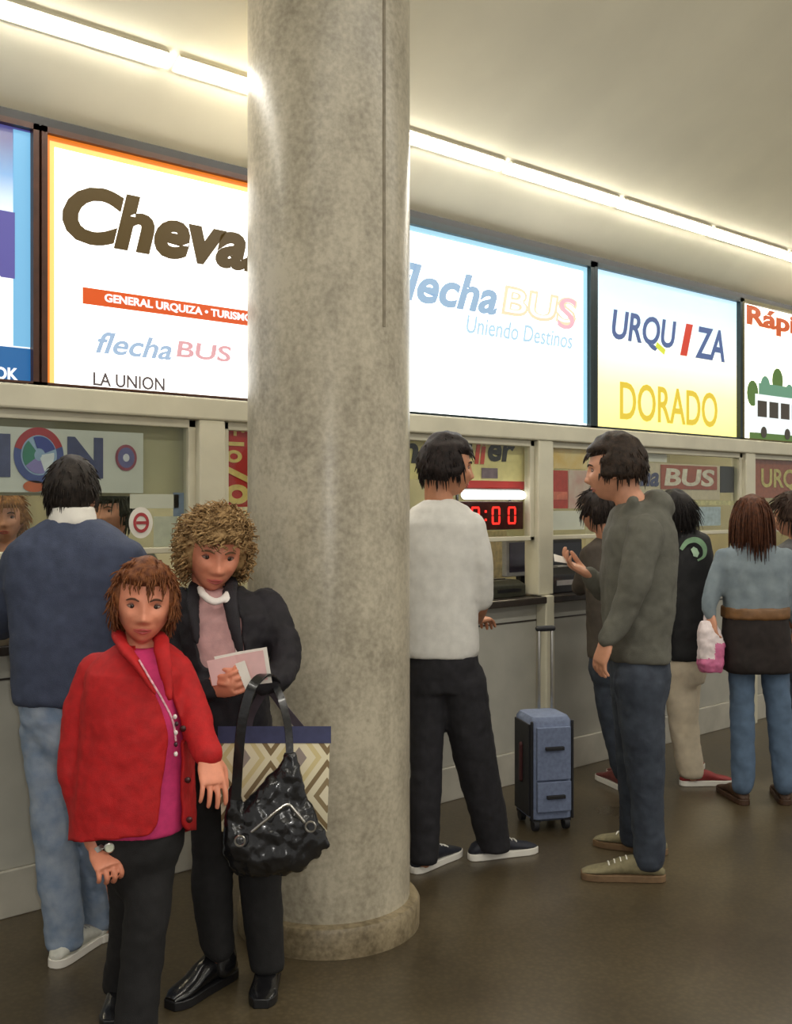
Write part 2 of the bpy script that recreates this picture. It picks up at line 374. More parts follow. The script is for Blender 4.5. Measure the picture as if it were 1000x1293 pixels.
# ------------------------------------------------------------------ backlit signs
Z0S, Z1S = 1.94, 2.895
def sign(u0, u1, label, panel, frame, fr=.022):
    t = thing('lightbox_sign', label, 'sign', ((u0 + u1) / 2, .08, Z0S), 'backlit company signs above the ticket windows')
    g = G(); g.box(u0, u1, -.03, .2, Z1S - fr, Z1S); g.box(u0, u1, -.03, .2, Z0S, Z0S + .008); g.box(u0, u0 + fr, -.03, .2, Z0S, Z1S); g.box(u1 - fr, u1, -.03, .2, Z0S, Z1S)
    build(g, 'frame', frame, parent=t, smooth=False)
    build(G().box(u0 + fr, u1 - fr, 0, .02, Z0S + .008, Z1S - fr), 'panel', panel, parent=t, smooth=False, label='glowing printed panel')
    return t
def bar(t, name, u0, u1, z0, z1, m, y=-.004, **k): return build(G().box(u0, u1, y, y + .003, z0, z1), name, m, parent=t, smooth=False, **k)
def zz(px, py): return Q(px, py).z
# far left: blue sky sign
s0 = sign(-.03, 1.575, 'blue and white backlit sign at the left edge of the photo',
          glow_ramp('blue_sky_print', [(0, (240, 250, 255)), (.45, (255, 255, 255)), (.68, (235, 246, 252)), (.85, (80, 150, 205)), (1, (50, 50, 125))], 2, 1.1, .08), M_brown)
bar(s0, 'blue_band', -.0, 1.553, Z0S + .01, zz(30, 440), glow('band_blue', (40, 105, 165), .8))
bar(s0, 'blue_edge', 1.49, 1.553, zz(30, 438), Z1S - .03, glow('edge_blue', (120, 185, 225), .9), y=-.003)
text('UNION', glow('sign_violet', (95, 90, 165), .8), s0, u0=.35, u1=UU(18), z0=zz(8, 352), z1=zz(8, 266), Y=-.004, bold=.04)
text('OK', glow('sign_white', (255, 255, 255), 1.0), s0, u0=UU(-8), u1=UU(22), z0=zz(8, 480), z1=zz(8, 464), Y=-.006, bold=.03)
# Chevallier
s1 = sign(1.585, 3.2, 'white backlit sign with big brown lettering and orange border', glow('lightbox_white', (255, 252, 244), 2.6), M_brown)
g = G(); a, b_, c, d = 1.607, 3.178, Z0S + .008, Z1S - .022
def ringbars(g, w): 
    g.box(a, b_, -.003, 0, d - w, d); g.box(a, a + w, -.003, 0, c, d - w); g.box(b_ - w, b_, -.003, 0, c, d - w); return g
build(ringbars(G(), .038), 'border', glow('border_glow', (255, 214, 120), 1.0), parent=s1, smooth=False)  # yellow inner strip: the glow along the lightbox edge, painted as colour
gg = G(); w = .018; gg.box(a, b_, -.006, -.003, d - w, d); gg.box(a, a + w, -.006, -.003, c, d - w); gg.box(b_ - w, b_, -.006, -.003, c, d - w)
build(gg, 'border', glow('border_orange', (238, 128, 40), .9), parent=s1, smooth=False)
u0 = UU(78)
text('Chevallier', glow('sign_brown', (92, 72, 34), .6), s1, u0=u0, z0=zz(110, 309), z1=zz(110, 234), Y=-.004, bold=.045, shear=.22, prefix='Cheva', xs=UU(312) - u0)
bar(s1, 'orange_band', UU(104), 3.05, zz(108, 384), zz(108, 363), glow('band_orange', (222, 88, 30), .85))
text('GENERAL URQUIZA \u2022 TURISMO \u2022', glow('sign_white', (255, 255, 255), 1), s1, u0=UU(131), u1=UU(312) + .05, z0=zz(108, 380), z1=zz(108, 367.5), Y=-.007, bold=.03)
text('flecha', glow('sign_pale_blue', (165, 190, 218), .9), s1, u0=UU(120), u1=UU(216), z0=zz(122, 446), z1=zz(122, 418), Y=-.004, bold=.02, shear=.3)
text('BUS', glow('sign_pale_red', (226, 170, 175), .9), s1, u0=UU(222), u1=UU(291), z0=zz(225, 451), z1=zz(225, 430), Y=-.004, bold=.02, shear=.1)
text('LA UNION', glow('sign_grey', (105, 95, 95), .6), s1, u0=UU(117), u1=UU(207), z0=zz(120, 487), z1=zz(120, 470), Y=-.004, bold=.015)
# flechaBUS
s2 = sign(3.205, 4.86, 'white backlit sign with pale blue slanted lettering right of the column', glow('lightbox_white_cool', (250, 254, 255), 2.6), mat('dark_teal_frame', (22, 40, 42), .4, .1), .035)
bar(s2, 'blue_edge', 4.79, 4.825, Z0S + .02, Z1S - .036, glow('edge_pale_blue', (170, 222, 242), .95), y=-.003)
bar(s2, 'blue_edge', 3.3, 4.79, Z1S - .062, Z1S - .036, glow('edge_pale_blue', (170, 222, 242), .95), y=-.003)
u0 = UU(516)
text('flecha', glow('sign_mid_blue', (150, 180, 208), .9), s2, u0=u0 - .11, u1=UU(627), z0=zz(590, 393), z1=zz(590, 346), Y=-.004, bold=.03, shear=.3)
text('BUS', glow('sign_peach', (250, 214, 180), 1.0), s2, u0=UU(632), u1=UU(728), z0=zz(660, 402), z1=zz(660, 364), Y=-.004, bold=.05, shear=.12)
text('BUS', glow('sign_pink', (255, 244, 240), 1.1), s2, u0=UU(636), u1=UU(724), z0=zz(660, 398), z1=zz(660, 368), Y=-.007, bold=-.005, shear=.12)
text('S', glow('sign_rose', (246, 178, 188), 1.0), s2, u0=UU(702), u1=UU(725), z0=zz(712, 416), z1=zz(712, 376), Y=-.0095, bold=.0, shear=.12)
text('Uniendo Destinos', glow('sign_ice', (176, 208, 226), 1.0), s2, u0=UU(588), u1=UU(722), z0=zz(650, 430), z1=zz(650, 408), Y=-.004, bold=.012, shear=.2)
# Urquiza
s3 = sign(4.862, 6.475, 'backlit sign fading from pale blue to yellow with two rows of letters',
          glow_ramp('sunset_print', [(0, (252, 232, 120)), (.3, (255, 240, 160)), (.5, (252, 244, 210)), (.66, (214, 228, 226)), (1, (176, 208, 224))], 2, 1.4, .06), mat('dark_teal_frame', (22, 40, 42), .4, .1), .028)
def utx(s, p0, p1, m, dz=0):
    return text(s, m, s3, u0=UU(p0), u1=UU(p1), z0=zz(843, 446 + dz), z1=zz(843, 404 + dz), Y=-.004, bold=.02, shear=.18)
mb = glow('sign_steel_blue', (88, 108, 156), .75)
utx('URQU', 772, 853, mb); utx('I', 858, 874, glow('sign_red', (214, 70, 50), .8)); utx('ZA', 877, 914, mb)
build(G().obox(Q(833, 440) + V((0, -.006, 0)), V((.045, 0, -.02)), V((0, .001, 0)), V((.008, 0, .016))), 'accent', glow('sign_lime', (214, 220, 70), .9), parent=s3, smooth=False)
text('DORADO', glow('sign_gold', (226, 196, 60), .9), s3, u0=UU(782), u1=UU(905), z0=zz(843, 535), z1=zz(843, 489), Y=-.004, bold=.012)
# Rapido
s4 = sign(6.48, 8.1, 'white and cream backlit sign with a coach picture at the right edge', glow('lightbox_ivory', (255, 250, 228), 2.2), mat('olive_frame', (92, 84, 40), .5, .1), .02)
text('R\u00e1pido', glow('sign_orange', (206, 92, 40), .75), s4, u0=UU(942), u1=UU(942) + 1.1, z0=zz(960, 420), z1=zz(960, 389), Y=-.004, bold=.04)
mk = [glow('print_green', (110, 160, 130), .7), glow('print_dark', (70, 62, 50), .6), glow('print_white', (236, 244, 244), 1), glow('print_grass', (96, 130, 60), .6)]
a = UU(948)
bar(s4, 'printed_ground', a - .02, 8.06, zz(975, 556), zz(975, 548), mk[3])
bar(s4, 'printed_coach', a + .05, a + 1.2, zz(975, 548), zz(975, 500), mk[2], y=-.006)
bar(s4, 'printed_coach_roof', a + .1, a + 1.1, zz(975, 500), zz(975, 486), mk[0], y=-.006)
for j in range(5): bar(s4, 'printed_window', a + .08 + j * .16, a + .2 + j * .16, zz(975, 528), zz(975, 508), mk[1], y=-.009)
for j, h in enumerate((500, 490, 480, 496)):
    build(G().disc(V((a + .02 + j * .17, 0, zz(975, h))), 1, 1.2, 0, .075 - .01 * (j % 2), -.004, 14), 'printed_tree', mk[0] if j % 2 else mk[3], parent=s4, smooth=False)
for j in range(3): build(G().disc(V((a + .16 + j * .33, 0, zz(975, 547))), 1, 1, 0, .04, -.0095, 16), 'printed_wheel', mk[1], parent=s4, smooth=False)
# ------------------------------------------------------------------ things inside the booths
def card(name, label, cat, pxa, pxb, pya, pyb, Y, m, th=.006, group=None, frame=None, top=None):
    """An upright panel (poster, notice, banner): real width and thickness at its own depth Y."""
    pm = (pxa + pxb) / 2; u0, u1 = UU(pxa, Y), UU(pxb, Y); z1, z0 = Q(pm, pya, Y).z, Q(pm, pyb, Y).z
    t = thing(name, label, cat, ((u0 + u1) / 2, Y, z0), group)
    build(G().box(u0, u1, Y, Y + th, z0, z1), 'sheet', m, parent=t, smooth=False, bevel=.001)
    if frame:
        g = G(); w = .012
        g.box(u0 - w, u1 + w, Y - .004, Y + th, z1, z1 + w); g.box(u0 - w, u1 + w, Y - .004, Y + th, z0 - w, z0); g.box(u0 - w, u0, Y - .004, Y + th, z0, z1); g.box(u1, u1 + w, Y - .004, Y + th, z0, z1)
        build(g, 'frame', frame, parent=t, smooth=False)
    return t, u0, u1, z0, z1
M_tubein = glow('booth_tube', (255, 240, 205), 20)
LB = ['tube light on the ceiling of the leftmost booth', 'tube light on the ceiling of the booth behind the column', 'tube light on the ceiling of the booth behind the grey hoodie', 'tube light on the ceiling of the booth at the right edge', 'tube light on the ceiling of the farthest booth']
for i in range(len(MULL) - 1):
    c = (MULL[i] + MULL[i + 1]) / 2
    t = thing('booth_light', LB[i], 'light', (c, .95, 2.3), 'booth ceiling lights')
    build(G().box(c - .65, c + .65, .87, 1.03, 2.27, 2.3), 'housing', M_white, parent=t, smooth=False)
    build(G().box(c - .62, c + .62, .9, 1.0, 2.24, 2.27), 'diffuser', M_tubein, parent=t, smooth=False, bevel=.01)
M_blind = mat('olive_blind', (186, 181, 152), .7, .04, 5)
t, *_ = card('roller_blind', 'olive grey blind hanging behind the white lettered banner', 'blind', -40, 236, 517, 626, .06, M_blind, .004)
M_banner = mat('banner_white', (214, 216, 210), .55, .03, 8)
t, u0, u1, z0, z1 = card('banner', 'white banner with blue grey capital letters and a globe emblem', 'banner', -60, 181, 541, 622, .022, M_banner, .003)
ml = mat('letter_slate', (78, 84, 122), .5, .08, 20)
y = .020
za, zb = Q(105, 604, y).z, Q(105, 552, y).z
text('UN', ml, t, u0=UU(-58, y) - .35, u1=UU(-14, y), z0=za, z1=zb, Y=y, bold=.04)
build(G().box(UU(-6, y), UU(13, y), y - .002, y, za, zb), 'lettering', ml, parent=t, smooth=False)
text('N', ml, t, u0=UU(85, y), u1=UU(130, y), z0=za, z1=zb, Y=y, bold=.05)
c = V((UU(49, y), y, (za + zb) / 2 + .004)); rx = UU(80, y) - UU(49, y); rz = (zb - za) * .66
for nm, a0, a1, r0, r1, cl, yy in (('ring_red', 20, 165, .72, 1, (172, 56, 66), 0), ('ring_blue', 165, 380, .72, 1, (72, 88, 150), 0), ('sea', 0, 360, 0, .72, (150, 176, 208), 0), ('land_green', 130, 215, .2, .66, (60, 130, 110), -.002),
                           ('land_blue', 20, 110, .25, .68, (58, 72, 150), -.002), ('land_violet', 215, 290, .2, .66, (140, 130, 190), -.002), ('land_white', 290, 370, .1, .6, (220, 226, 232), -.002)):
    g = G().disc(V((c.x, 0, c.z)), rx, rz, r0, r1, y - .003 + yy, 28, 0, a0, a1)
    build(g, 'globe_piece', mat(nm, cl, .5, .05, 20), parent=t, smooth=False)
g = G().disc(V((UU(43, y), 0, Q(43, 614, y).z)), .042, .022, 0, 1, y - .003, 16); build(g, 'globe_base', mat('orange_print', (196, 100, 60), .5, .06), parent=t, smooth=False)
for nm, r0, r1, cl in (('badge_rim', .78, 1, (150, 80, 100)), ('badge_ring', .3, .78, (110, 110, 160)), ('badge_core', 0, .3, (220, 222, 232))):
    build(G().disc(V((UU(159, y), 0, Q(159, 578, y).z)), .046, .052, r0, r1, y - .003, 24), 'badge', mat(nm, cl, .5, .05), parent=t, smooth=False)
card('notice', 'wide white notice taped under the olive blind', 'notice', 164, 226, 624, 642, .022, M_white, .002)
card('pamphlet', 'small blue grey pamphlet at the right edge of the left window', 'pamphlet', 219, 235, 622, 652, .022, mat('pamphlet_blue', (126, 142, 170), .6, .05), .003)
card('price_sheet', 'pale paper sheet low in the left window beside the round sticker', 'paper', 194, 224, 652, 690, .024, mat('pale_sheet', (206, 206, 192), .7, .05), .002)
yy = -.006; zc = Q(178, 660, yy).z
t = thing('sticker', 'round white sticker with red emblem above the dark blue sweater', 'sticker', (UU(178, yy), yy, zc - .05))
build(G().disc(V((UU(178, yy), 0, zc)), .052, .062, 0, 1, yy, 28), 'sheet', M_white, parent=t, smooth=False)
build(G().disc(V((UU(178, yy), 0, zc)), .034, .04, .68, 1, yy - .003, 24), 'emblem', mat('sticker_red', (168, 60, 66), .5), parent=t, smooth=False)
build(G().box(UU(172, yy), UU(185, yy), yy - .003, yy, zc - .006, zc + .006), 'emblem', mat('sticker_red', (168, 60, 66), .5), parent=t, smooth=False)
Yl = .05; t = thing('ticket_ledger', 'dark red ledger lying on the counter right of the blue sweater', 'ledger', (2.08, .12, .995))
build(G().box(1.95, 2.2, .02, .24, .997, 1.03), 'cover', mat('ledger_red', (130, 40, 46), .5), parent=t, smooth=False, bevel=.003)
build(G().box(1.955, 2.203, .016, .235, 1.003, 1.024), 'pages', M_white, parent=t, smooth=False)
# red and gold poster beside the left mullion
t, u0, u1, z0, z1 = card('poster', 'tall red poster with gold figures left of the column', 'poster', 279, 330, 527, 640, .022, M_red, .003)
y = .019; W_, H_ = u1 - u0, z1 - z0
ml2 = mat('poster_cream', (226, 200, 120), .5, .08, 30)
for fx, fz, hw, hh in ((.14, .90, .035, .07), (.33, .88, .035, .09), (.52, .90, .035, .07), (.33, .70, .22, .022)):
    build(G().box(u0 + W_ * (fx - hw), u0 + W_ * (fx + hw), y - .002, y, z0 + H_ * (fz - hh), z0 + H_ * (fz + hh)), 'gold_figure', ml2, parent=t, smooth=False)
build(G().disc(V((u0 + W_ * .3, 0, z0 + H_ * .56)), W_ * .2, H_ * .07, .5, 1, y - .002, 22), 'gold_figure', ml2, parent=t, smooth=False)
build(G().disc(V((u0 + W_ * .38, 0, z0 + H_ * .14)), W_ * .3, H_ * .11, .45, 1, y - .002, 22), 'gold_figure', ml2, parent=t, smooth=False)
build(G().obox(V((u0 + W_ * .4, y, z0 + H_ * .36)), V((W_ * .32, 0, -H_ * .07)), V((0, .001, 0)), V((.004, 0, .012))), 'stripe', ml2, parent=t, smooth=False)
# booth behind the column: company panel, red strip, lamp, LED clock, monitor, terminal
t, u0, u1, z0, z1 = card('company_board', 'cream board with black and red lettering behind the man in white', 'sign', 470, 663, 545, 606, .05, mat('board_cream', (232, 216, 150), .5, .04), .01)
y = .047
mk_ = mat('letter_black', (34, 32, 32), .5)
xa, xb = UU(598, y), UU(612, y)
text('Cheval', mk_, t, u0=u0 + .02, u1=UU(597, y), z0=Q(600, 588, y).z, z1=Q(600, 553, y).z, Y=y, bold=.03, shear=.15)
text('li', mat('letter_red', (200, 66, 44), .5), t, u0=UU(599, y), u1=UU(614, y), z0=Q(606, 586, y).z, z1=Q(606, 553, y).z, Y=y, bold=.03, shear=.15)
text('er', mk_, t, u0=UU(616, y), u1=UU(650, y), z0=Q(630, 583, y).z, z1=Q(630, 560, y).z, Y=y, bold=.03, shear=.15)
build(G().box(UU(608, y), UU(628, y), y - .003, y, Q(618, 604, y).z, Q(618, 591, y).z), 'printed_photo', mat('print_mauve', (120, 100, 110), .5), parent=t, smooth=False)
t, u0, u1, z0, z1 = card('red_strip_board', 'narrow red board under the cream company board', 'sign', 560, 662, 607, 617.5, .05, M_red, .02)
yy = .03; u0, u1 = UU(588, yy), UU(658, yy); zt = Q(624, 619, yy).z; zb_ = Q(624, 631, yy).z
t = thing('tube_lamp', 'short glowing white tube lamp above the red digits', 'lamp', ((u0 + u1) / 2, yy, zb_))
build(G().box(u0 - .01, u1 + .01, yy + .01, yy + .035, zt - .004, zt + .008), 'housing', M_grey, parent=t, smooth=False, bevel=.003)
build(G().tube([V((u0, yy, (zt + zb_) / 2)), V((u1, yy, (zt + zb_) / 2))], (zt - zb_) / 2, 14), 'tube', glow('lamp_white', (255, 250, 248), 3.2), parent=t)
yy = .03; u0, u1 = UU(578, yy), UU(661, yy); z1, z0 = Q(624, 633, yy).z, Q(624, 669, yy).z
t = thing('led_clock', 'dark red clock display with glowing red digits', 'clock', ((u0 + u1) / 2, yy, z0))
build(G().box(u0, u1, yy, yy + .06, z0, z1), 'case', mat('led_case', (58, 12, 12), .35, .1), parent=t, smooth=False, bevel=.004)
ml3 = glow('led_red', (255, 44, 36), 2.2)
def digit(cx, w, hgt, zc, segs, y):
    g = G(); th_ = w * .2
    S_ = {'a': (0, hgt / 2, w, th_), 'd': (0, -hgt / 2, w, th_), 'g': (0, 0, w, th_)}
    for s_ in segs:
        if s_ in S_: x, z, ww, h = S_[s_]; g.box(cx - ww / 2, cx + ww / 2, y - .004, y, zc + z - h / 2, zc + z + h / 2)
        else:
            sx = w / 2 if s_ in 'bc' else -w / 2; sz = hgt / 4 if s_ in 'bf' else -hgt / 4
            g.box(cx + sx - th_ / 2, cx + sx + th_ / 2, y - .004, y, zc + sz - hgt * .21, zc + sz + hgt * .21)
    return g
zc = (z0 + z1) / 2; hh = (z1 - z0) * .56; ww = .052
for px_, sg in ((600, 'abcdef'), (626, 'abcdef'), (646, 'abcdef')):
    build(digit(UU(px_, yy), ww, hh, zc, sg, yy), 'digit', ml3, parent=t, smooth=False)
g = G(); 
for dz in (-.022, .022): g.box(UU(613, yy) - .006, UU(613, yy) + .006, yy - .004, yy, zc + dz - .006, zc + dz + .006)
build(g, 'colon', ml3, parent=t, smooth=False)
g = G()
for x in (u0 + .05, u1 - .05): g.box(x - .006, x + .006, yy + .05, yy + .06, z1, 1.82)
build(g, 'hanger', M_dark, parent=t, smooth=False)
def monitor(label, px0, px1, py0, py1, Y, screen=(20, 22, 30)):
    u0, u1 = UU(px0, Y), UU(px1, Y); pm = (px0 + px1) / 2; z1, z0 = Q(pm, py0, Y).z, Q(pm, py1, Y).z; c = (u0 + u1) / 2
    t = thing('monitor', label, 'monitor', (c, Y + .08, .995))
    build(G().box(u0, u1, Y, Y + .04, z0, z1), 'case', M_grey if screen[0] > 50 else M_dark, parent=t, smooth=False, bevel=.006)
    build(G().box(u0 + .02, u1 - .02, Y - .003, Y, z0 + .025, z1 - .02), 'screen', mat('screen_%d' % screen[0], screen, .15, .1, 10), parent=t, smooth=False)
    build(G().box(c - .03, c + .03, Y + .02, Y + .06, 1.0, z0 + .05), 'neck', M_dark, parent=t, smooth=False, bevel=.004)
    build(G().box(c - .1, c + .1, Y, Y + .16, .996, 1.012), 'foot', M_dark, parent=t, smooth=False, bevel=.004)
monitor('grey framed monitor on the counter below the red clock digits', 640, 690, 680, 727, .2, (64, 60, 76))
monitor('black monitor on the counter right of the pale mullion', 694, 735, 681, 714, .22)
def gadget(name, label, cat, px0, px1, pyt, Y, D, m, m2=None):
    u0, u1 = UU(px0, Y), UU(px1, Y); z1 = Q((px0 + px1) / 2, pyt, Y).z; c = (u0 + u1) / 2
    t = thing(name, label, cat, (c, Y + D / 2, .995))
    g = G(); g.loft([[V((x, y_, z)) for x, y_ in ((u0 + i, Y + i), (u1 - i, Y + i), (u1 - i, Y + D - i), (u0 + i, Y + D - i))] for z, i in ((.996, 0), (.996 + (z1 - .996) * .7, 0), (z1, .03))])
    build(g, 'body', m, parent=t, smooth=False, bevel=.006)
    build(G().box(u0 + .04, u1 - .04, Y - .003, Y + .002, .996 + (z1 - .996) * .3, .996 + (z1 - .996) * .5), 'paper_slot', m2 or M_grey, parent=t, smooth=False)
    build(G().box(c - .05, c + .05, Y + D * .3, Y + D * .6, z1 - .002, z1 + .006), 'button_pad', m2 or M_grey, parent=t, smooth=False, bevel=.002)
gadget('ticket_printer', 'black ticket printer on the counter beside the man in white', 'printer', 622, 664, 733, 0.02, .25, mat('printer_olive', (50, 50, 40), .4), M_dark)
gadget('card_terminal', 'black till on the counter under the black monitor', 'till', 697, 742, 716, .02, .16, M_dark, M_grey)
t, u0, u1, z0, z1 = card('partition_board', 'cream board standing behind the counter by the man in white', 'board', 606, 640, 670, 730, .5, mat('board_pale', (222, 206, 158), .6), .02)
# booth behind the grey hoodie
t, u0, u1, z0, z1 = card('poster', 'orange and yellow poster above the red display box', 'poster', 696, 741, 552, 592, .022, mat('poster_orange', (238, 190, 96), .5, .2, 6, col2=(250, 236, 190)), .006)
build(G().box(u0, u1, 0.017, .0215, z1 - .05, z1 - .01), 'band', mat('print_rust', (150, 80, 40), .5), parent=t, smooth=False)
t, u0, u1, z0, z1 = card('display_box', 'red brochure box behind the black monitor', 'box', 697, 717, 594, 642, .022, mat('box_red', (196, 62, 48), .5, .08), .08)
build(G().box(u0 + .01, u1 - .01, .018, .022, z0 + .05, z1 - .12), 'print', mat('print_pale_red', (224, 120, 96), .5), parent=t, smooth=False)
t, u0, u1, z0, z1 = card('poster', 'pink and white poster beside the face of the man in the hoodie', 'poster', 718, 748, 594, 642, .022, mat('poster_pink', (214, 160, 150), .5, .2, 9, col2=(228, 214, 200)), .006)
card('shelf_sign', 'long white sign over the black monitor', 'sign', 694, 738, 645, 669, .022, M_white, .01)
t, u0, u1, z0, z1 = card('company_board', 'pale board with red block letters behind the hoodie', 'sign', 770, 909, 585, 631, .03, mat('board_ivory', (222, 206, 178), .5, .04), .012)
y = .027
build(G().box(UU(834, y), UU(905, y), y - .003, y, Q(868, 618, y).z, Q(868, 588, y).z), 'red_field', mat('field_red', (176, 92, 72), .5, .06), parent=t, smooth=False)
text('BUS', mat('letter_white', (238, 222, 204), .5), t, u0=UU(838, y), u1=UU(901, y), z0=Q(868, 614, y).z, z1=Q(868, 592, y).z, Y=y - .004, bold=.03, shear=.1)
text('flecha', mat('letter_slate', (78, 84, 122), .5), t, u0=UU(772, y), u1=UU(832, y), z0=Q(805, 614, y).z, z1=Q(805, 588, y).z, Y=y, bold=.03, shear=.25)
card('notice', 'white notice hung above the red block letters', 'notice', 806, 842, 560, 583, .03, M_white, .002)
card('speaker_box', 'small black box hung at the right end of the red lettered board', 'speaker', 910, 931, 589, 622, .03, M_dark, .08)
card('info_panel', 'pale blue panel between the black jacket and the denim jacket', 'panel', 868, 910, 640, 664, .022, mat('panel_blue', (178, 192, 204), .5), .02)
card('yellow_rail', 'yellowish rail under the red lettered sign', 'rail', 770, 930, 632, 638, .03, mat('shelf_yellow', (214, 204, 150), .5), .03)
t, u0, u1, z0, z1 = card('company_board', 'red board with yellow letters at the right edge of the photo', 'sign', 951, 1060, 566, 629, .03, mat('board_rust', (176, 92, 60), .5, .08), .012)
y = .027
text('URQUIZA', mat('letter_yellow', (224, 206, 120), .5), t, u0=UU(961, y), u1=UU(1050, y), z0=Q(980, 620, y).z, z1=Q(980, 592, y).z, Y=y, bold=.02)
# ------------------------------------------------------------------ suitcase
sb = P(686, 1040, 4.9); sb.z = 0
ang = math.radians(14); A_ = R * math.cos(ang) + F * math.sin(ang); B_ = -F * math.cos(ang) + R * math.sin(ang)    # B_ : outward front normal
M_blue = mat('suitcase_blue', (112, 124, 152), .7, .08, 60, .25, 500); M_bk = mat('suitcase_black', (28, 28, 32), .6, .1, 60)
t = thing('suitcase', 'blue grey upright trolley suitcase standing by the counter', 'suitcase', sb)
def rr(c, w, d, z, rad=.03, n=5):
    pts = []
    for sx_, sy_, a0 in ((1, 1, 0), (-1, 1, 90), (-1, -1, 180), (1, -1, 270)):
        for i in range(n):
            a = math.radians(a0 + 90 * i / (n - 1)); pts.append(c + A_ * (sx_ * (w - rad) + rad * math.cos(a)) + B_ * (sy_ * (d - rad) + rad * math.sin(a)) + UP * z)
    return pts
w, d = .100, .115
build(G().loft([rr(sb, w - .02, d - .02, .045), rr(sb, w, d, .06), rr(sb, w, d, .50), rr(sb, w - .012, d - .015, .522), rr(sb, w - .05, d - .05, .527)]), 'shell', M_blue, parent=t)
fc = sb + B_ * d
def slab(u, v, hu, hv, th_, name, m, par=t, lab=None): return build(G().obox(fc + A_ * u + UP * v + B_ * (th_ / 2), A_ * hu, B_ * (th_ / 2), UP * hv), name, m, parent=par, smooth=False, bevel=.003, label=lab)
slab(0, .36, .082, .12, .018, 'pocket', M_blue); slab(0, .165, .082, .068, .022, 'pocket', M_blue)
slab(0, .385, .045, .008, .034, 'grab_handle', M_bk); slab(.005, .165, .045, .008, .036, 'grab_handle', M_bk)
for s in (-1, 1):
    g = G(); g.tube([sb + A_ * (s * w * .99) + B_ * (d * .93) + UP * z for z in (.06, .2, .36, .5)], .007, 8); build(g, 'piping', M_bk, parent=t)
g = G().obox(sb - A_ * (w + .004) + UP * .28, A_ * .005, B_ * (d * .8), UP * .21); build(g, 'side_panel', M_bk, parent=t, smooth=False, bevel=.003)
g = G(); g.tube([sb - A_ * (w + .01) + B_ * y_ + UP * z for y_, z in ((.0, .22), (.0, .24), (0, .36), (.0, .38))], .012, 8, flat=1.5); build(g, 'side_handle', mat('handle_maroon', (66, 28, 30), .6), parent=t)
for sx_ in (-1, 1):
    for sy_ in (-1, 1):
        c = sb + A_ * (sx_ * .075) + B_ * (sy_ * .085) + UP * .028
        g = G(); g.loft([[c + A_ * x + (B_ * math.cos(q * math.pi / 8) + UP * math.sin(q * math.pi / 8)) * .027 for q in range(16)] for x in (-.012, .012)]); build(g, 'wheel', M_bk, parent=t)
        build(G().obox(c + UP * .025, A_ * .02, B_ * .02, UP * .012), 'wheel_housing', M_bk, parent=t, smooth=False, bevel=.003)
for s in (-1, 1):
    g = G(); g.tube([sb - B_ * .085 + A_ * (.045 + s * .033) + UP * z for z in (.5, .9)], .0075, 10); build(g, 'pole', M_silver, parent=t)
g = G(); g.tube([sb - B_ * .085 + A_ * x + UP * .905 for x in (.008, .03, .06, .082)], .014, 10); build(g, 'grip', M_bk, parent=t, label='black grip on top of the poles')
# ------------------------------------------------------------------ people
M_skin = mat('skin_light', (206, 148, 118), .5, .05, 25, .08, 180)
M_skin_r = mat('skin_ruddy', (220, 142, 112), .5, .07, 22, .12, 160)
M_skin_t = mat('skin_tan', (190, 132, 100), .5, .06, 25, .08, 180)
M_eye = mat('eye_white_shaded', (150, 128, 116), .25, .02, 50); M_iris = mat('iris', (44, 30, 22), .2, .1, 90)  # eye whites darkened: the shadow over the eyes is put into their colour
def sm(a, b, x):
    t = min(1, max(0, (x - a) / (b - a))); return t * t * (3 - 2 * t)
def gs(x, z, x0, z0, sx, sz): return math.exp(-((x - x0) / sx) ** 2 - ((z - z0) / sz) ** 2)
def features(x, z, age=0):
    ax = abs(x)
    d = .019 * gs(x, z, 0, -.026, .0125, .0125) + .011 * gs(x, z, 0, -.004, .010, .022) + .008 * gs(ax, z, .0135, -.031, .0075, .008)
    d += -.0105 * gs(ax, z, .032, .008, .017, .012) + .005 * gs(ax, z, .030, .027, .024, .008) + .0055 * gs(ax, z, .042, -.02, .02, .018)
    d += .0075 * gs(x, z, 0, -.0535, .022, .0055) + .0075 * gs(x, z, 0, -.0655, .019, .006) - .004 * gs(x, z, 0, -.0597, .024, .0028) + .009 * gs(x, z, 0, -.09, .02, .014)
    d -= age * .0035 * gs(ax, z, .030 + (-.03 - z) * .35, -.045, .005, .02)
    return d
def headbase(sx, sy, sz):
    t = max(0, -sz); x = sx * .077 * (1 - .36 * t ** 1.7); y = sy * .096; z = sz * .1125
    if sy > 0: y = y * (1 - .10 * (1 - abs(sx)) * 0) + .012 * t * sy
    else: y *= 1 - .5 * t ** 1.3
    return x, y, z
def facey(x, z, age=0):
    q = 1 - (x / .077) ** 2 - (z / .1125) ** 2
    t = max(0, -z / .1125); q = 1 - (x / (.077 * (1 - .36 * t ** 1.7))) ** 2 - (z / .1125) ** 2
    sy = math.sqrt(max(0, q)); return sy * .096 + .012 * t * sy + features(x, z, age) * sm(.15, .5, sy)
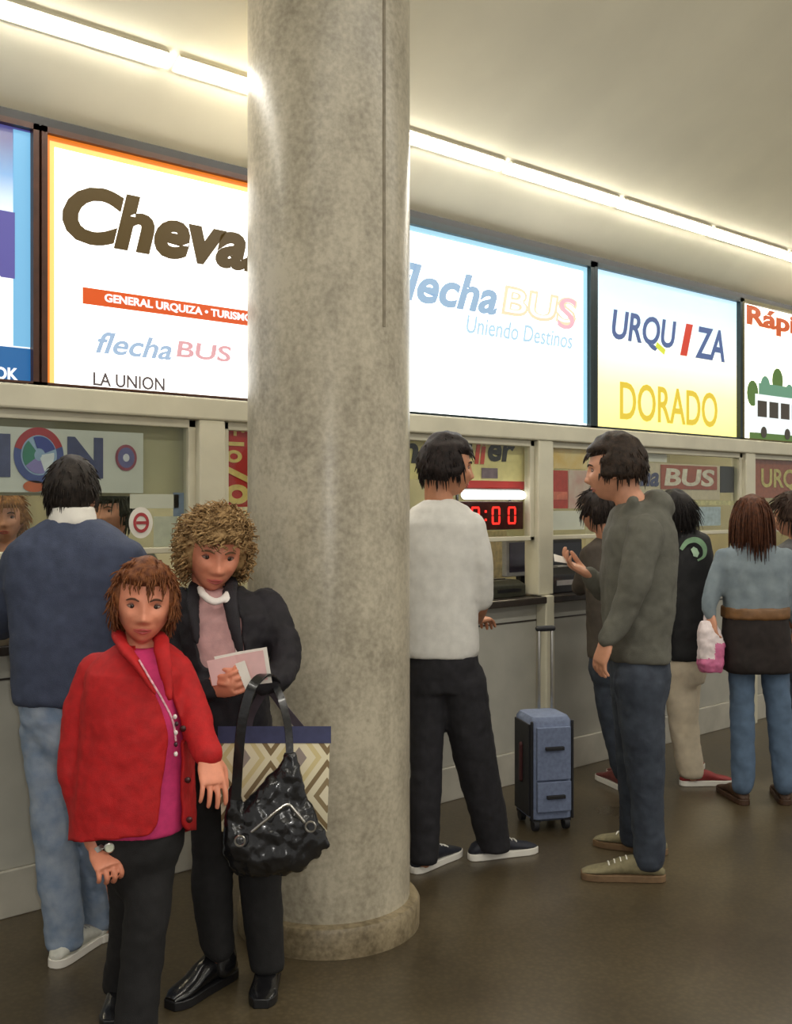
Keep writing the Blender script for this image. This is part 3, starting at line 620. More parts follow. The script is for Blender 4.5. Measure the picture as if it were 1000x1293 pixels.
class Person:
    def __init__(s, label, px, Z, group=None):
        s.Z = Z; s.base = P(px, HY, Z); s.base.z = 0; s.k = Z / FPX
        s.o = thing('person', label, 'person', s.base, group); s.g = G(); s.Zfar = Z > 5
        s.vox = .0075 if s.Zfar else .0052
    def J(s, px, py, d=0):
        return P(px, py, s.Z + d)
    def sec(s, g, secs, n=24, pw=2.5, rot=0, grow=0):
        """Torso-like loft: (px, py, half width in px, half depth in m, depth offset)."""
        rings = []
        for q in secs:
            px, py, hw, hd = q[:4]; d = q[4] if len(q) > 4 else 0; c = s.J(px, py, d); hw = hw * s.k + grow; hd = hd + grow
            a = R * math.cos(rot) + F * math.sin(rot); b = F * math.cos(rot) - R * math.sin(rot); ring = []
            for j in range(n):
                t = 2 * math.pi * j / n; cx, sx = math.cos(t), math.sin(t)
                ring.append(c + a * (hw * math.copysign(abs(cx) ** (2 / pw), cx)) + b * (hd * math.copysign(abs(sx) ** (2 / pw), sx)))
            rings.append(ring)
        g.loft(rings)
    def limb(s, g, pts, n=16, f=1.0):
        """(px, py, depth offset, radius in px)"""
        g.tube([s.J(*p[:3]) for p in pts], [p[3] * s.k * f for p in pts], n)
    def head(s, px, py, d, fw, up=(0, 0, 1), sc=1.0, age=0, neck=None, ears=True):
        """fw: facing direction in (right, away, up)."""
        c = s.J(px, py, d); f = (R * fw[0] + F * fw[1] + UP * fw[2]).normalized(); u = R * up[0] + F * up[1] + UP * up[2]
        x = f.cross(u).normalized(); u = x.cross(f).normalized(); s.hc, s.hx, s.hf, s.hu, s.hs, s.age = c, x, f, u, sc, age
        s.H = lambda X, Y, Z_: c + (x * X + f * Y + u * Z_) * sc
        NU, NV = 72, 60; rings = []
        for i in range(1, NV):
            a = math.pi * i / NV - math.pi / 2; ring = []
            for j in range(NU):
                b = 2 * math.pi * j / NU; sx_, sy_, sz_ = math.cos(a) * math.cos(b), math.cos(a) * math.sin(b), math.sin(a)
                X, Y, Z_ = headbase(sx_, sy_, sz_)
                if sy_ > 0: Y += features(X, Z_, age) * sm(.15, .5, sy_)
                ring.append(s.H(X, Y, Z_))
            rings.append(ring)
        s.g.loft(rings)
        if ears:
            for k in (-1, 1): s.g.ell(s.H(k * .079, -.006, -.006), (x * .006 + f * .003 * k) * sc, (f * .017 - u * .004) * sc, (u * .031 - f * .006) * sc, 12, 8)
        if neck:
            nb = s.J(*neck[:3]); r = neck[3] * s.k; s.g.tube([s.H(0, -.022, -.03), s.H(0, -.024, -.09), nb], [.052 * sc, .05 * sc, r], 18)
    def face(s, lips=(176, 84, 76), brow=(70, 48, 34), eyes=True):
        if eyes:
            for k in (-1, 1):
                g = G(); e = s.H(k * .031, facey(k * .031, .007, s.age) - .0075, .007); r = .0125 * s.hs
                g.ell(e, s.hx * r * 1.15, s.hf * r, s.hu * r * .62, 20, 14)
                g.ell(e + s.hf * r * .62, s.hx * r * .6, s.hf * r * .46, s.hu * r * .58, 14, 8, 1)
                build(g, 'eye', [M_eye, M_iris], parent=s.o)
                g = G(); lp = [e + s.hx * (k * r * 1.2 * X) + s.hu * (r * (.62 - .5 * X * X)) + s.hf * (r * (.80 - .55 * X * X)) for X in (-1, -.6, 0, .6, 1)]
                g.tube(lp, [.0012 * s.hs, .0026 * s.hs, .003 * s.hs, .0026 * s.hs, .0012 * s.hs], 8); build(g, 'eyelid', mat('eyelid_brown', (128, 84, 68), .6), parent=s.o)
                g = G(); pts = [s.H(k * X, facey(k * X, Z_, s.age) + .0005, Z_) for X, Z_ in ((.016, .0245), (.027, .029), (.038, .028), (.048, .0225))]
                g.tube(pts, [.002 * s.hs, .0032 * s.hs, .003 * s.hs, .0015 * s.hs], 8); build(g, 'eyebrow', mat('brow_%d' % brow[0], brow, .8), parent=s.o)
        g = G()
        for zz_, rr_ in ((-.0545, .0036), (-.0645, .0042)):
            pts = [s.H(X, facey(X, zz_ + abs(X) * -.08 * (1 if zz_ > -.06 else -1), s.age) - .0012, zz_ - abs(X) * .12 * (1 if zz_ > -.06 else -1)) for X in (-.024, -.012, 0, .012, .024)]
            g.tube(pts, [.0012 * s.hs, rr_ * .85 * s.hs, rr_ * s.hs, rr_ * .85 * s.hs, .0012 * s.hs], 10)
        build(g, 'lips', mat('lips_%d' % lips[0], lips, .4), parent=s.o)
    def hair(s, col, col2=None, th=.012, hl=.055, nape=-.07, n=500, L=.05, r=.0035, lift=.35, curl=0, part=None, rough=.55, side=.02, fall=.0):
        """Hair: a cap over the scalp and tapered locks that flow down from the crown."""
        m = mat('hair_%d_%d_%d' % col, col, rough, .25, 60, .5, 300, col2=col2, spec=.22)
        def mask(sx_, sy_, sz_):
            X, Y, Z_ = headbase(sx_, sy_, sz_)
            front = sm(.02, .30, sy_) * (1 - sm(hl - .008, hl + .008, Z_ + .010 * abs(sx_) * 0))
            temple = sm(-.25, .1, sy_) * (1 - sm(-.03, -.005, Z_)); low = 1 - sm(nape - .012, nape + .012, Z_)
            # side hair keeps a strip in front of the ear
            keep = sm(.80, .93, abs(sx_)) * sm(-side - .02, -side + .01, Z_) * (1 - sm(.4, .6, sy_))
            return 1 - max(low, max(front, temple) * (1 - keep))
        NU, NV = 56, 44; rings = []
        for i in range(1, NV):
            a = math.pi * i / NV - math.pi / 2; ring = []
            for j in range(NU):
                b = 2 * math.pi * j / NU; q = (math.cos(a) * math.cos(b), math.cos(a) * math.sin(b), math.sin(a))
                X, Y, Z_ = headbase(*q); k = mask(*q); nz = noise.noise(V((X, Y, Z_)) * 38 + s.base) * .5 + .5
                t = th * (.55 + .9 * nz) * k - .012 * (1 - k); t += th * .5 * max(0, q[2]) * k
                ring.append(s.H(X + q[0] * t, Y + q[1] * t, Z_ + q[2] * t))
            rings.append(ring)
        g = G(); g.loft(rings)
        rnd = random.Random(int(s.base.x * 1000)); cnt = 0; crown = V((0, -.03, .11))
        while cnt < n:
            z = rnd.uniform(-.8, 1); b = rnd.uniform(0, 2 * math.pi); h = math.sqrt(1 - z * z); q = (h * math.cos(b), h * math.sin(b), z)
            if mask(*q) < .55: continue
            cnt += 1; p = V(headbase(*q)); nn = V(q); fl = p - crown; fl = fl - nn * fl.dot(nn)
            if part: fl = fl * .4 + V(part) * .1 - nn * V(part).dot(nn) * .1
            fl = fl.normalized() if fl.length > 1e-4 else V((0, 1, 0))
            ll = L * rnd.uniform(.6, 1.25); pts = []; ph = rnd.uniform(0, 6.28); pos = p + nn * th * .7; dr = (fl + nn * lift * rnd.uniform(.5, 1.4)).normalized(); sd = fl.cross(nn)
            K = 6
            for i in range(K):
                w = pos.copy()
                if curl: w += (sd * math.sin(ph + i * 1.7) + nn * (math.cos(ph + i * 1.7) * .8 + .5)) * curl
                pts.append(s.H(*w)); pos = pos + dr * (ll / (K - 1)); dr = (dr + V((0, 0, -.12 - fall)) ).normalized()
                e = math.sqrt((pos.x / .08) ** 2 + (pos.y / .099) ** 2 + (pos.z / .115) ** 2)
                if e < 1.06 and pos.z > -.09: pos = pos * (1.06 / e)
            rr_ = r * rnd.uniform(.7, 1.3) * s.hs
            rings = []; u_ = None
            for i, w in enumerate(pts):
                tg = (pts[min(i + 1, K - 1)] - pts[max(i - 1, 0)]).normalized(); u_ = tg.orthogonal().normalized() if u_ is None else (u_ - tg * u_.dot(tg)).normalized(); v_ = tg.cross(u_)
                q_ = rr_ * (1 - .8 * (i / (K - 1)) ** 2); rings.append([w + u_ * q_, w + (v_ * .87 - u_ * .5) * q_, w - (v_ * .87 + u_ * .5) * q_])
            g.loft(rings)
        return build(g, 'hair', m, parent=s.o, angle=0)
    def hand(s, wrist, d, nrm, thumb, size=1.0, curl=(.5, .6, .4), spread=.10, tang=.7):
        """wrist: point; d: finger direction; nrm: the way the palm faces; thumb: +1/-1 side (along d x nrm)."""
        g = s.g; d = V(d).normalized(); nrm = (V(nrm) - d * V(nrm).dot(d)).normalized(); sd = d.cross(nrm) * thumb; z = size
        rings = []
        for t, w, h in ((-.015, .025, .020), (.01, .030, .018), (.045, .040, .016), (.085, .041, .0135), (.096, .036, .011)):
            c = wrist + d * (t * z); rings.append([c + sd * (w * z * math.cos(2 * math.pi * j / 16)) + nrm * (h * z * math.sin(2 * math.pi * j / 16)) for j in range(16)])
        g.loft(rings)
        for off, ln, rd, sp in ((.031, .070, .0088, 1), (.0105, .078, .0090, .3), (-.0105, .072, .0086, -.4), (-.031, .056, .0078, -1.1)):
            p = wrist + d * (.084 * z) + sd * (off * z); dd = (d + sd * (spread * sp)).normalized(); pts = [p - dd * .01 * z]; a = 0
            pts.append(p)
            for seg, cv in zip((.45, .32, .23), curl):
                a += cv; p = p + (dd * math.cos(a) + nrm * math.sin(a)) * (ln * seg * z); pts.append(p)
            g.tube(pts, [rd * z, rd * z, rd * .95 * z, rd * .88 * z, rd * .75 * z], 10)
        p = wrist + d * (.018 * z) + sd * (.024 * z) + nrm * .004; dd = (sd * tang + d * .75 + nrm * .35).normalized(); d2 = (d * .9 + nrm * .45 + sd * .15).normalized()
        g.tube([p, p + dd * .036 * z, p + dd * .036 * z + d2 * .03 * z, p + dd * .036 * z + d2 * .055 * z], [.014 * z, .0115 * z, .0105 * z, .008 * z], 10)
    def body(s, m, vox=None, dec=.35):
        return skin(s.g, 'body', m, s.o, vox or s.vox, 1, dec=dec)
    def cloth(s, g, name, m, vox=.009, smooth=4, fold=.014, fs=.11, dec=.6, hem=.038, **k):
        if name in ('trousers', 'jeans'): k['cut'] = lambda w: w.z < hem; k['thick'] = .008
        return skin(g, name, m, s.o, vox if not s.Zfar else .012, smooth, fold, fs, dec=dec, **k)
    def shoe(s, heel, dirv, L=.27, w=.048, h=.075, up=None, sole=None, solet=.022, z=0.0, lace=None):
        """heel: ground point under the heel; dirv: direction of the toe (right, away)."""
        d = (R * dirv[0] + F * dirv[1]).normalized(); sd = d.cross(UP); c0 = V((heel.x, heel.y, z))
        prof = ((-.034, .2, .5), (-.026, .5, .58), (-.012, .68, .8), (0.02, .78, .98), (.09, .82, 1.08), (.14, .84, .92), (.18, .92, .68), (.22, .98, .56), (.25, .85, .48), (.275, .5, .36))
        sc = L / .275; g = G(); rings = []
        for t, ww, hh in prof:
            c = c0 + d * t * sc; a = w * ww; b = h * hh; ring = []
            for j in range(16):
                q = 2 * math.pi * j / 16; x = math.cos(q); y = math.sin(q); ring.append(c + sd * (a * math.copysign(abs(x) ** .8, x)) + UP * (solet + (b - solet) * (.5 + .5 * y) if True else 0))
            rings.append(ring)
        g.loft(rings); o = build(g, 'shoe', up, parent=s.o)
        g = G(); rings = []
        for t, ww, hh in prof:
            c = c0 + d * (t * 1.02 - .002) * sc; a = w * ww * 1.06
            rings.append([c + sd * a, c + sd * a + UP * (solet + .006), c - sd * a + UP * (solet + .006), c - sd * a])
        g.loft(rings); build(g, 'sole', sole or up, parent=o, bevel=.003)
        if lace:
            g = G()
            for i in range(4):
                t = .11 + i * .022; c = c0 + d * t * sc + UP * (h * (1.06 - (t - .09) * 4.2)); g.tube([c - sd * w * .45, c + UP * .004, c + sd * w * .45], .0032, 6)
            build(g, 'laces', lace, parent=o)
        return o
def flat_mark(p, path, wid, d, name, m, parent):
    """A flat printed stroke on cloth: path in (px, py), half width in px, tapered to its ends."""
    g = G(); rings = []; n = len(path)
    for i, (x, y) in enumerate(path):
        x0, y0 = path[max(i - 1, 0)]; x1, y1 = path[min(i + 1, n - 1)]; L_ = math.hypot(x1 - x0, y1 - y0); nx, ny = -(y1 - y0) / L_, (x1 - x0) / L_
        w = wid * (.35 + .65 * math.sin(math.pi * min(1, .12 + i / n)))
        rings.append([p.J(x + nx * w, y + ny * w, d(i / n)), p.J(x - nx * w, y - ny * w, d(i / n)), p.J(x - nx * w, y - ny * w, d(i / n) + .008), p.J(x + nx * w, y + ny * w, d(i / n) + .008)])
    g.loft(rings); return build(g, name, m, parent=parent, smooth=False)
def strap(pts, wid, th, name, m, parent, side=None):
    g = G(); rings = []
    for i, p in enumerate(pts):
        t = (pts[min(i + 1, len(pts) - 1)] - pts[max(i - 1, 0)]).normalized(); sd = (side or R); sd = (sd - t * sd.dot(t)).normalized(); nn = t.cross(sd)
        rings.append([p + sd * wid + nn * th, p - sd * wid + nn * th, p - sd * wid - nn * th, p + sd * wid - nn * th])
    g.loft(rings); return build(g, name, m, parent=parent, bevel=.001)
def smooth_path(pts, k=5):
    out = []
    for i in range(len(pts) - 1):
        a = pts[max(i - 1, 0)]; b = pts[i]; c = pts[i + 1]; d = pts[min(i + 2, len(pts) - 1)]
        for j in range(k):
            t = j / k; out.append(.5 * ((2 * b) + (c - a) * t + (2 * a - 5 * b + 4 * c - d) * t * t + (3 * b - a - 3 * c + d) * t ** 3))
    return out + [pts[-1]]
# ================================================================== the woman in the red coat
M_red_coat = mat('red_wool', (178, 16, 20), .75, .08, 40, .35, 420)
M_blackcloth = mat('black_trouser_cloth', (24, 23, 24), .85, .15, 30, .25, 300)
M_leather = mat('black_leather', (20, 20, 22), .22, .15, 30, .2, 60, coat=.3)
p = Person('elderly woman in a red coat over a pink top, auburn hair, nearest the camera', 170, 2.95); J = p.J
p.head(182, 762, 0, (.22, -.95, -.10), (.06, 0, 1), 1.0, age=1, neck=(180, 838, .03, 30))
# body under the clothes, arms and hands
p.sec(p.g, [(180, 822, 24, .05, .03), (176, 838, 46, .07, .02), (168, 870, 56, .10), (164, 950, 56, .11), (164, 1010, 54, .11), (174, 1060, 44, .09), (177, 1090, 28, .06)])
armA = [(122, 848, .02, 26), (104, 905, 0, 25), (97, 965, -.02, 23), (106, 1020, -.05, 20), (120, 1064, -.08, 19)]
armB = [(222, 846, .0, 23), (240, 890, -.02, 22), (252, 926, -.08, 19), (262, 952, -.12, 17)]
p.limb(p.g, armA, f=.66); p.limb(p.g, armB, f=.66)
p.limb(p.g, [(152, 1080, .04, 26), (160, 1140, .08, 22), (156, 1200, .14, 17), (152, 1246, .2, 14)]); p.limb(p.g, [(196, 1080, -.02, 26), (190, 1150, -.05, 22), (180, 1220, -.06, 17), (174, 1296, -.06, 14)])
w = J(122, 1066, -.08); p.hand(w, J(136, 1092, -.13) - w, R * -.5 - F * -.2 + UP * -.3 + F * .6, 1, .92, (.7, .9, .6))
w = J(262, 952, -.12); p.hand(w, J(269, 988, -.16) - w, F * .8 - R * .5, 1, .92, (.25, .35, .25), .14)
p.face((182, 82, 78), (92, 62, 44))
p.body(M_skin_r, .0038, .3)
p.hair((78, 38, 22), (142, 88, 50), th=.015, hl=.064, nape=-.085, n=620, L=.055, r=.0042, lift=.14, curl=.002, part=(.0, .8, -.2), side=.03)
# coat
g = G()
p.sec(g, [(180, 812, 30, .07, .03), (178, 826, 52, .095, .02), (174, 846, 64, .12), (174, 890, 67, .135), (172, 950, 72, .145), (169, 1010, 76, .155), (168, 1052, 77, .16), (168, 1066, 77, .16)])
p.limb(g, armA); p.limb(g, armB)
openp = [(166, 800), (202, 800), (207, 840), (215, 872), (224, 905), (229, 935), (231, 960), (231, 1080), (199, 1080), (207, 1000), (215, 945), (214, 912), (204, 880), (188, 850)]
def cutc(w):
    x, y, Z = proj(w)
    if Z < p.Z - .02 and inpoly(x, y, openp): return True
    return (y > 1061 + (x - 160) * -.10 and 128 < x < 250) or (y > 1066 and x <= 128)
p.cloth(g, 'coat', M_red_coat, .0068, 6, .014, .12, cut=cutc, thick=.009)
g = G()     # collar: a soft roll that stands around the neck and runs down both edges
g.tube([J(214, 880, -.13), J(208, 840, -.11), J(204, 818, -.085), J(202, 806, -.01), J(190, 800, .09), J(166, 799, .09), J(150, 802, -.0), J(160, 822, -.10), J(180, 848, -.13), J(196, 876, -.145)], [.010, .022, .024, .022, .022, .022, .024, .026, .020, .008], 12, flat=.6)
p.cloth(g, 'collar', M_red_coat, .006, 3, .008)
for i, (x, y) in enumerate(((216, 920), (222, 985), (224, 1035))):
    c = J(x + 15, y, -.158); gg = G().ell(c, R * .009, F * .005, UP * .009, 12, 6); build(gg, 'button', mat('dark_button', (60, 8, 10), .35), parent=p.o)
g = G(); p.sec(g, [(184, 816, 22, .06, .01), (182, 828, 40, .085, .01), (178, 846, 58, .105), (174, 890, 60, .122), (174, 950, 62, .130), (174, 1010, 63, .137), (174, 1044, 61, .138)])
p.cloth(g, 'top', mat('pink_knit', (206, 52, 112), .8, .06, 40, .3, 400), .009, 4, .006)
# necklace with a small pendant
g = G(); pts = smooth_path([J(176, 834, -.135), J(190, 858, -.15), J(206, 885, -.165), J(218, 910, -.175), J(222, 935, -.175)], 6); g.tube(pts, .0028, 6)
nk = build(g, 'necklace', mat('necklace_beads', (212, 160, 170), .3, .2, 90), parent=p.o)
for i, (x, y) in enumerate(((221, 905), (223, 914), (222, 925), (222, 940), (222, 952))):
    build(G().ell(J(x, y, -.178), R * .0055, F * .004, UP * .007, 10, 6), 'bead', mat('bead_%d' % (i % 2), ((226, 214, 208), (60, 30, 40))[i % 2], .25), parent=nk)
g = G(); p.sec(g, [(172, 1040, 60, .13), (174, 1070, 56, .12), (177, 1100, 42, .095), (178, 1130, 24, .06)])
p.limb(g, [(162, 1080, .03, 34), (168, 1130, .06, 31), (162, 1190, .12, 27), (154, 1236, .19, 25), (152, 1252, .21, 24)]); p.limb(g, [(190, 1080, -.02, 32), (186, 1150, -.05, 29), (178, 1220, -.06, 26), (172, 1290, -.07, 26), (172, 1300, -.07, 26)])
p.cloth(g, 'trousers', M_blackcloth, .009, 4, .012, .12)
h = J(152, 1262, .21); p.shoe(h + F * .05, (.1, -1), .23, .042, .07, M_leather, M_dark)
h = J(172, 1308, -.05); p.shoe(h + F * .04, (.2, -1), .23, .042, .07, M_leather, M_dark)
wr = J(128, 1071, -.10); g = G()
t = thing('wristwatch', 'silver wristwatch with a pale dial on the wrist of the red coated woman', 'watch', J(136, 1071, -.145))
d_ = (J(134, 1088, -.12) - wr).normalized(); sd = d_.cross(F).normalized()
c = J(129, 1067, -.085); rings = []
for q in range(25):
    a = 2 * math.pi * q / 24; n_ = sd * math.cos(a) + F * math.sin(a); pos = c + n_ * .029
    rings.append([pos + d_ * .008, pos + n_ * .003 + d_ * .008, pos + n_ * .003 - d_ * .008, pos - d_ * .008])
build(G().loft(rings, caps=False), 'band', M_silver, parent=t)
fc = J(138, 1070, -.122); fn = (R * .35 - F).normalized(); fx = UP.cross(fn).normalized(); fy = fn.cross(fx)
g = G().loft([[fc + fn * h_ + (fx * math.cos(q * math.pi / 10) + fy * math.sin(q * math.pi / 10)) * r_ for q in range(20)] for h_, r_ in ((-.006, .014), (.004, .0145), (.006, .012))]); build(g, 'case', M_silver, parent=t)
g = G().loft([[fc + fn * h_ + (fx * math.cos(q * math.pi / 10) + fy * math.sin(q * math.pi / 10)) * r_ for q in range(20)] for h_, r_ in ((.0055, .0115), (.0068, .0112))]); build(g, 'dial', mat('watch_dial', (222, 228, 206), .2), parent=t)

# ================================================================== the woman with curly hair
M_navy = mat('navy_black_wool', (26, 22, 28), .8, .2, 25, .3, 300)
q2 = Person('woman with curly blond hair and dark jacket reading papers in front of the column', 296, 3.25); p = q2; J = p.J
p.head(270, 697, -.02, (.30, -.90, -.26), (.10, .0, 1), 1.06, age=.6, neck=(272, 764, .03, 24))
p.sec(p.g, [(274, 745, 22, .05, .03), (280, 765, 44, .08, .02), (286, 800, 52, .10), (288, 860, 48, .10), (286, 930, 50, .11), (290, 975, 46, .10)])
aB = [(334, 764, .02, 23), (352, 796, -.02, 22), (361, 830, -.06, 20), (348, 858, -.14, 18), (326, 860, -.2, 15)]
aA = [(232, 762, 0, 22), (224, 812, -.01, 20), (230, 856, -.07, 18), (252, 872, -.15, 15), (266, 870, -.2, 14)]
p.limb(p.g, aB, f=.66); p.limb(p.g, aA, f=.66)
p.limb(p.g, [(268, 960, .0, 26), (268, 1060, 0, 22), (268, 1130, -.02, 17), (276, 1205, 0, 14)]); p.limb(p.g, [(314, 960, .0, 26), (326, 1060, 0, 22), (332, 1150, 0, 17), (338, 1220, 0, 14)])
w = J(326, 860, -.2); p.hand(w, J(296, 852, -.24) - w, R * .0 - UP * .3 + F * .9, -1, .92, (.5, .6, .4), .1, .9)
w = J(266, 870, -.2); p.hand(w, J(286, 866, -.235) - w, F * .9 + UP * .2, 1, .9, (.4, .5, .3))
p.face((178, 88, 80), (120, 92, 64))
p.body(M_skin_r, .0038, .3)
p.hair((104, 76, 44), (190, 156, 108), th=.020, hl=.052, nape=-.07, n=1000, L=.042, r=.0040, lift=.8, curl=.010, side=.045)
g = G()
p.sec(g, [(274, 738, 26, .065, .03), (280, 752, 50, .09, .02), (286, 775, 58, .12), (284, 820, 54, .135), (284, 870, 54, .14), (286, 930, 58, .14), (287, 962, 59, .14)])
p.limb(g, aB); p.limb(g, aA)
op2 = [(246, 738), (290, 738), (296, 770), (310, 832), (300, 846), (262, 842), (246, 800)]
def cut2(w):
    x, y, Z = proj(w); return Z < q2.Z - .03 and inpoly(x, y, op2)
p.cloth(g, 'jacket', M_navy, .0085, 3, .024, .08, cut=cut2, thick=.009)
g = G(); g.tube([J(306, 836, -.15), J(296, 790, -.15), J(290, 752, -.10), J(292, 736, -.01), J(280, 728, .09), J(258, 730, .09), J(246, 742, -.02), J(244, 770, -.12), J(248, 810, -.15)], [.008, .020, .024, .022, .022, .022, .022, .020, .010], 12, flat=.55)
p.cloth(g, 'lapel', M_navy, .006, 3, .006)
g = G(); p.sec(g, [(270, 742, 22, .075, .02), (274, 756, 38, .09, .01), (280, 775, 48, .106), (282, 830, 48, .116), (284, 880, 46, .112)])
p.cloth(g, 'blouse', mat('pale_pink_blouse', (206, 162, 160), .8, .08, 30, .2, 300), .008, 4, .008, .06)
g = G(); g.tube([J(252, 742, -.06), J(258, 752, -.12), J(272, 760, -.135), J(286, 752, -.11), J(290, 742, -.05)], [.010, .013, .014, .013, .010], 12, flat=.7)
g.tube([J(288, 756, -.12), J(292, 785, -.14), J(298, 815, -.15), J(303, 834, -.15)], [.010, .010, .009, .007], 10, flat=.7)
p.cloth(g, 'scarf', mat('white_scarf', (224, 216, 210), .8, .05, 30, .2, 300), .005, 2, .006, .05)
g = G(); p.sec(g, [(288, 940, 56, .125), (288, 975, 52, .115), (290, 1005, 40, .09), (291, 1030, 24, .06)])
p.limb(g, [(266, 980, .0, 30), (268, 1060, 0, 27), (268, 1130, -.01, 25), (272, 1178, .0, 23), (276, 1195, 0, 21)]); p.limb(g, [(314, 980, .0, 32), (325, 1060, 0, 29), (331, 1140, 0, 26), (336, 1200, 0, 23), (338, 1228, 0, 22)])
p.cloth(g, 'trousers', M_blackcloth, .009, 4, .012, .12, hem=.05)
h = J(284, 1228, .0); h.z = 0; p.shoe(h + F * .06, (-.55, -.83), .25, .042, .10, M_leather, M_dark)
for x0, x1 in ((276, 280), (338, 338)):
    g = G(); g.tube([J(x0, 1185, .02), J(x1, 1215, .02)], [.05, .05], 16); p.cloth(g, 'boot_shaft', M_leather, .008, 2)
h = J(338, 1236, .02); h.z = 0; p.shoe(h + F * .08, (.0, -1), .24, .042, .08, M_leather, M_dark)
# papers in her hands
t = thing('paper_sheet', 'folded pale pink paper held by the curly haired woman', 'paper', J(300, 845, -.26))
a, b_, c, d = J(261, 835, -.25), J(332, 821, -.25), J(338, 858, -.24), J(268, 866, -.24)
n_ = (b_ - a).cross(d - a).normalized() * .0012
def leafm(q, off, name, m):
    g = G(); mid0 = (q[0] + q[1]) / 2 + n_ * 5; mid1 = (q[2] + q[3]) / 2 + n_ * 5
    for A, B, C_, D in ((q[0], mid0, mid1, q[3]), (mid0, q[1], q[2], mid1)):
        g.add([x + off for x in (A, B, C_, D)] + [x + off + n_ for x in (A, B, C_, D)], [(0, 1, 2, 3), (7, 6, 5, 4), (0, 4, 5, 1), (1, 5, 6, 2), (2, 6, 7, 3), (3, 7, 4, 0)])
    return build(g, name, m, parent=t, smooth=False)
leafm((a, b_, c, d), V(), 'front_sheet', mat('pink_paper', (226, 186, 184), .7, .04, 20))
leafm((a + R * .02 + UP * .012, b_ + R * .01 + UP * .008, c + R * .012 - UP * .01, d + R * .03 - UP * .012), F * .006, 'back_sheet', M_white)
g = G().add([J(297, 838, -.254), J(309, 834, -.254), J(322, 872, -.25), J(311, 874, -.25)] + [J(297, 838, -.2555), J(309, 834, -.2555), J(322, 872, -.2515), J(311, 874, -.2515)], [(0, 1, 2, 3), (7, 6, 5, 4), (0, 4, 5, 1), (1, 5, 6, 2), (2, 6, 7, 3), (3, 7, 4, 0)])
build(g, 'slip', M_white, parent=t, smooth=False)
# ------------------------------------------------------------------ tote bag with diamonds
Zt = 3.13
def T(px, py, d=0): return P(px, py, Zt + d)
def tote_mat():
    m = bpy.data.materials.new('diamond_weave'); m.use_nodes = True; nt = m.node_tree; N = nt.nodes; L = nt.links; b = N['Principled BSDF']
    tc = N.new('ShaderNodeTexCoord')
    def dot(v):
        d = N.new('ShaderNodeVectorMath'); d.operation = 'DOT_PRODUCT'; L.new(tc.outputs['Object'], d.inputs[0]); d.inputs[1].default_value = v; return d.outputs['Value']
    def mth(op, a, b2=None):
        q = N.new('ShaderNodeMath'); q.operation = op
        for i, x in enumerate((a, b2)):
            if x is None: continue
            if isinstance(x, (int, float)): q.inputs[i].default_value = x
            else: L.new(x, q.inputs[i])
        return q.outputs[0]
    def tri(x, per, off): return mth('ABSOLUTE', mth('SUBTRACT', mth('FRACT', mth('ADD', mth('DIVIDE', x, per), off)), .5))
    s = mth('ADD', tri(dot(tuple(R)), .165, .02), tri(dot((0, 0, 1)), .22, .42))
    cr = N.new('ShaderNodeValToRGB'); cr.color_ramp.interpolation = 'CONSTANT'; L.new(s, cr.inputs[0]); e = cr.color_ramp.elements
    st = [(0, (150, 138, 130)), (.14, (222, 212, 180)), (.30, (206, 190, 140)), (.40, (222, 212, 180)), (.52, (128, 108, 76)), (.62, (220, 210, 180)), (.76, (140, 122, 90)), (.86, (222, 212, 184))]
    while len(e) < len(st): e.new(.5)
    for i, (q, c) in enumerate(st): e[i].position = q; e[i].color = rgb(*c)
    L.new(cr.outputs[0], b.inputs['Base Color']); b.inputs['Roughness'].default_value = .8
    return m
t = thing('tote_bag', 'cream and brown diamond patterned tote bag with a dark blue top band', 'bag', T(346, 1052))
def trect(y, x0, x1, dp, n=6):
    c = [(x0, -dp), (x1, -dp), (x1, dp), (x0, dp)]; pts = []
    for i in range(4):
        a, b2 = c[i], c[(i + 1) % 4]
        for k in range(n):
            f = k / n; x = a[0] + (b2[0] - a[0]) * f; d = a[1] + (b2[1] - a[1]) * f
            bul = math.sin(math.pi * f) * (.012 if i in (0, 2) else .0); d += -bul if i == 0 else bul
            pts.append(T(x, y, d))
    return pts
g = G(); g.loft([trect(y, 276 + (y - 920) * .03, 417 - (y - 920) * .03, dp) for y, dp in ((938, .035), (960, .045), (1000, .055), (1035, .055), (1050, .045))]); build(g, 'body', tote_mat(), parent=t)
g = G(); g.loft([trect(y, 275, 418, dp) for y, dp in ((917, .030), (928, .034), (938.5, .037))]); build(g, 'top_band', mat('band_navy', (54, 58, 92), .7, .08, 40), parent=t)
for dd in (-.03, .03):
    pts = smooth_path([T(312, 925, dd), T(318, 900, dd * .6 - .02), T(338, 872, -.05), T(360, 896, dd * .6 - .02), T(384, 925, dd)], 5)
    strap(pts, .012, .002, 'strap', mat('strap_brown', (60, 52, 60), .6), t)
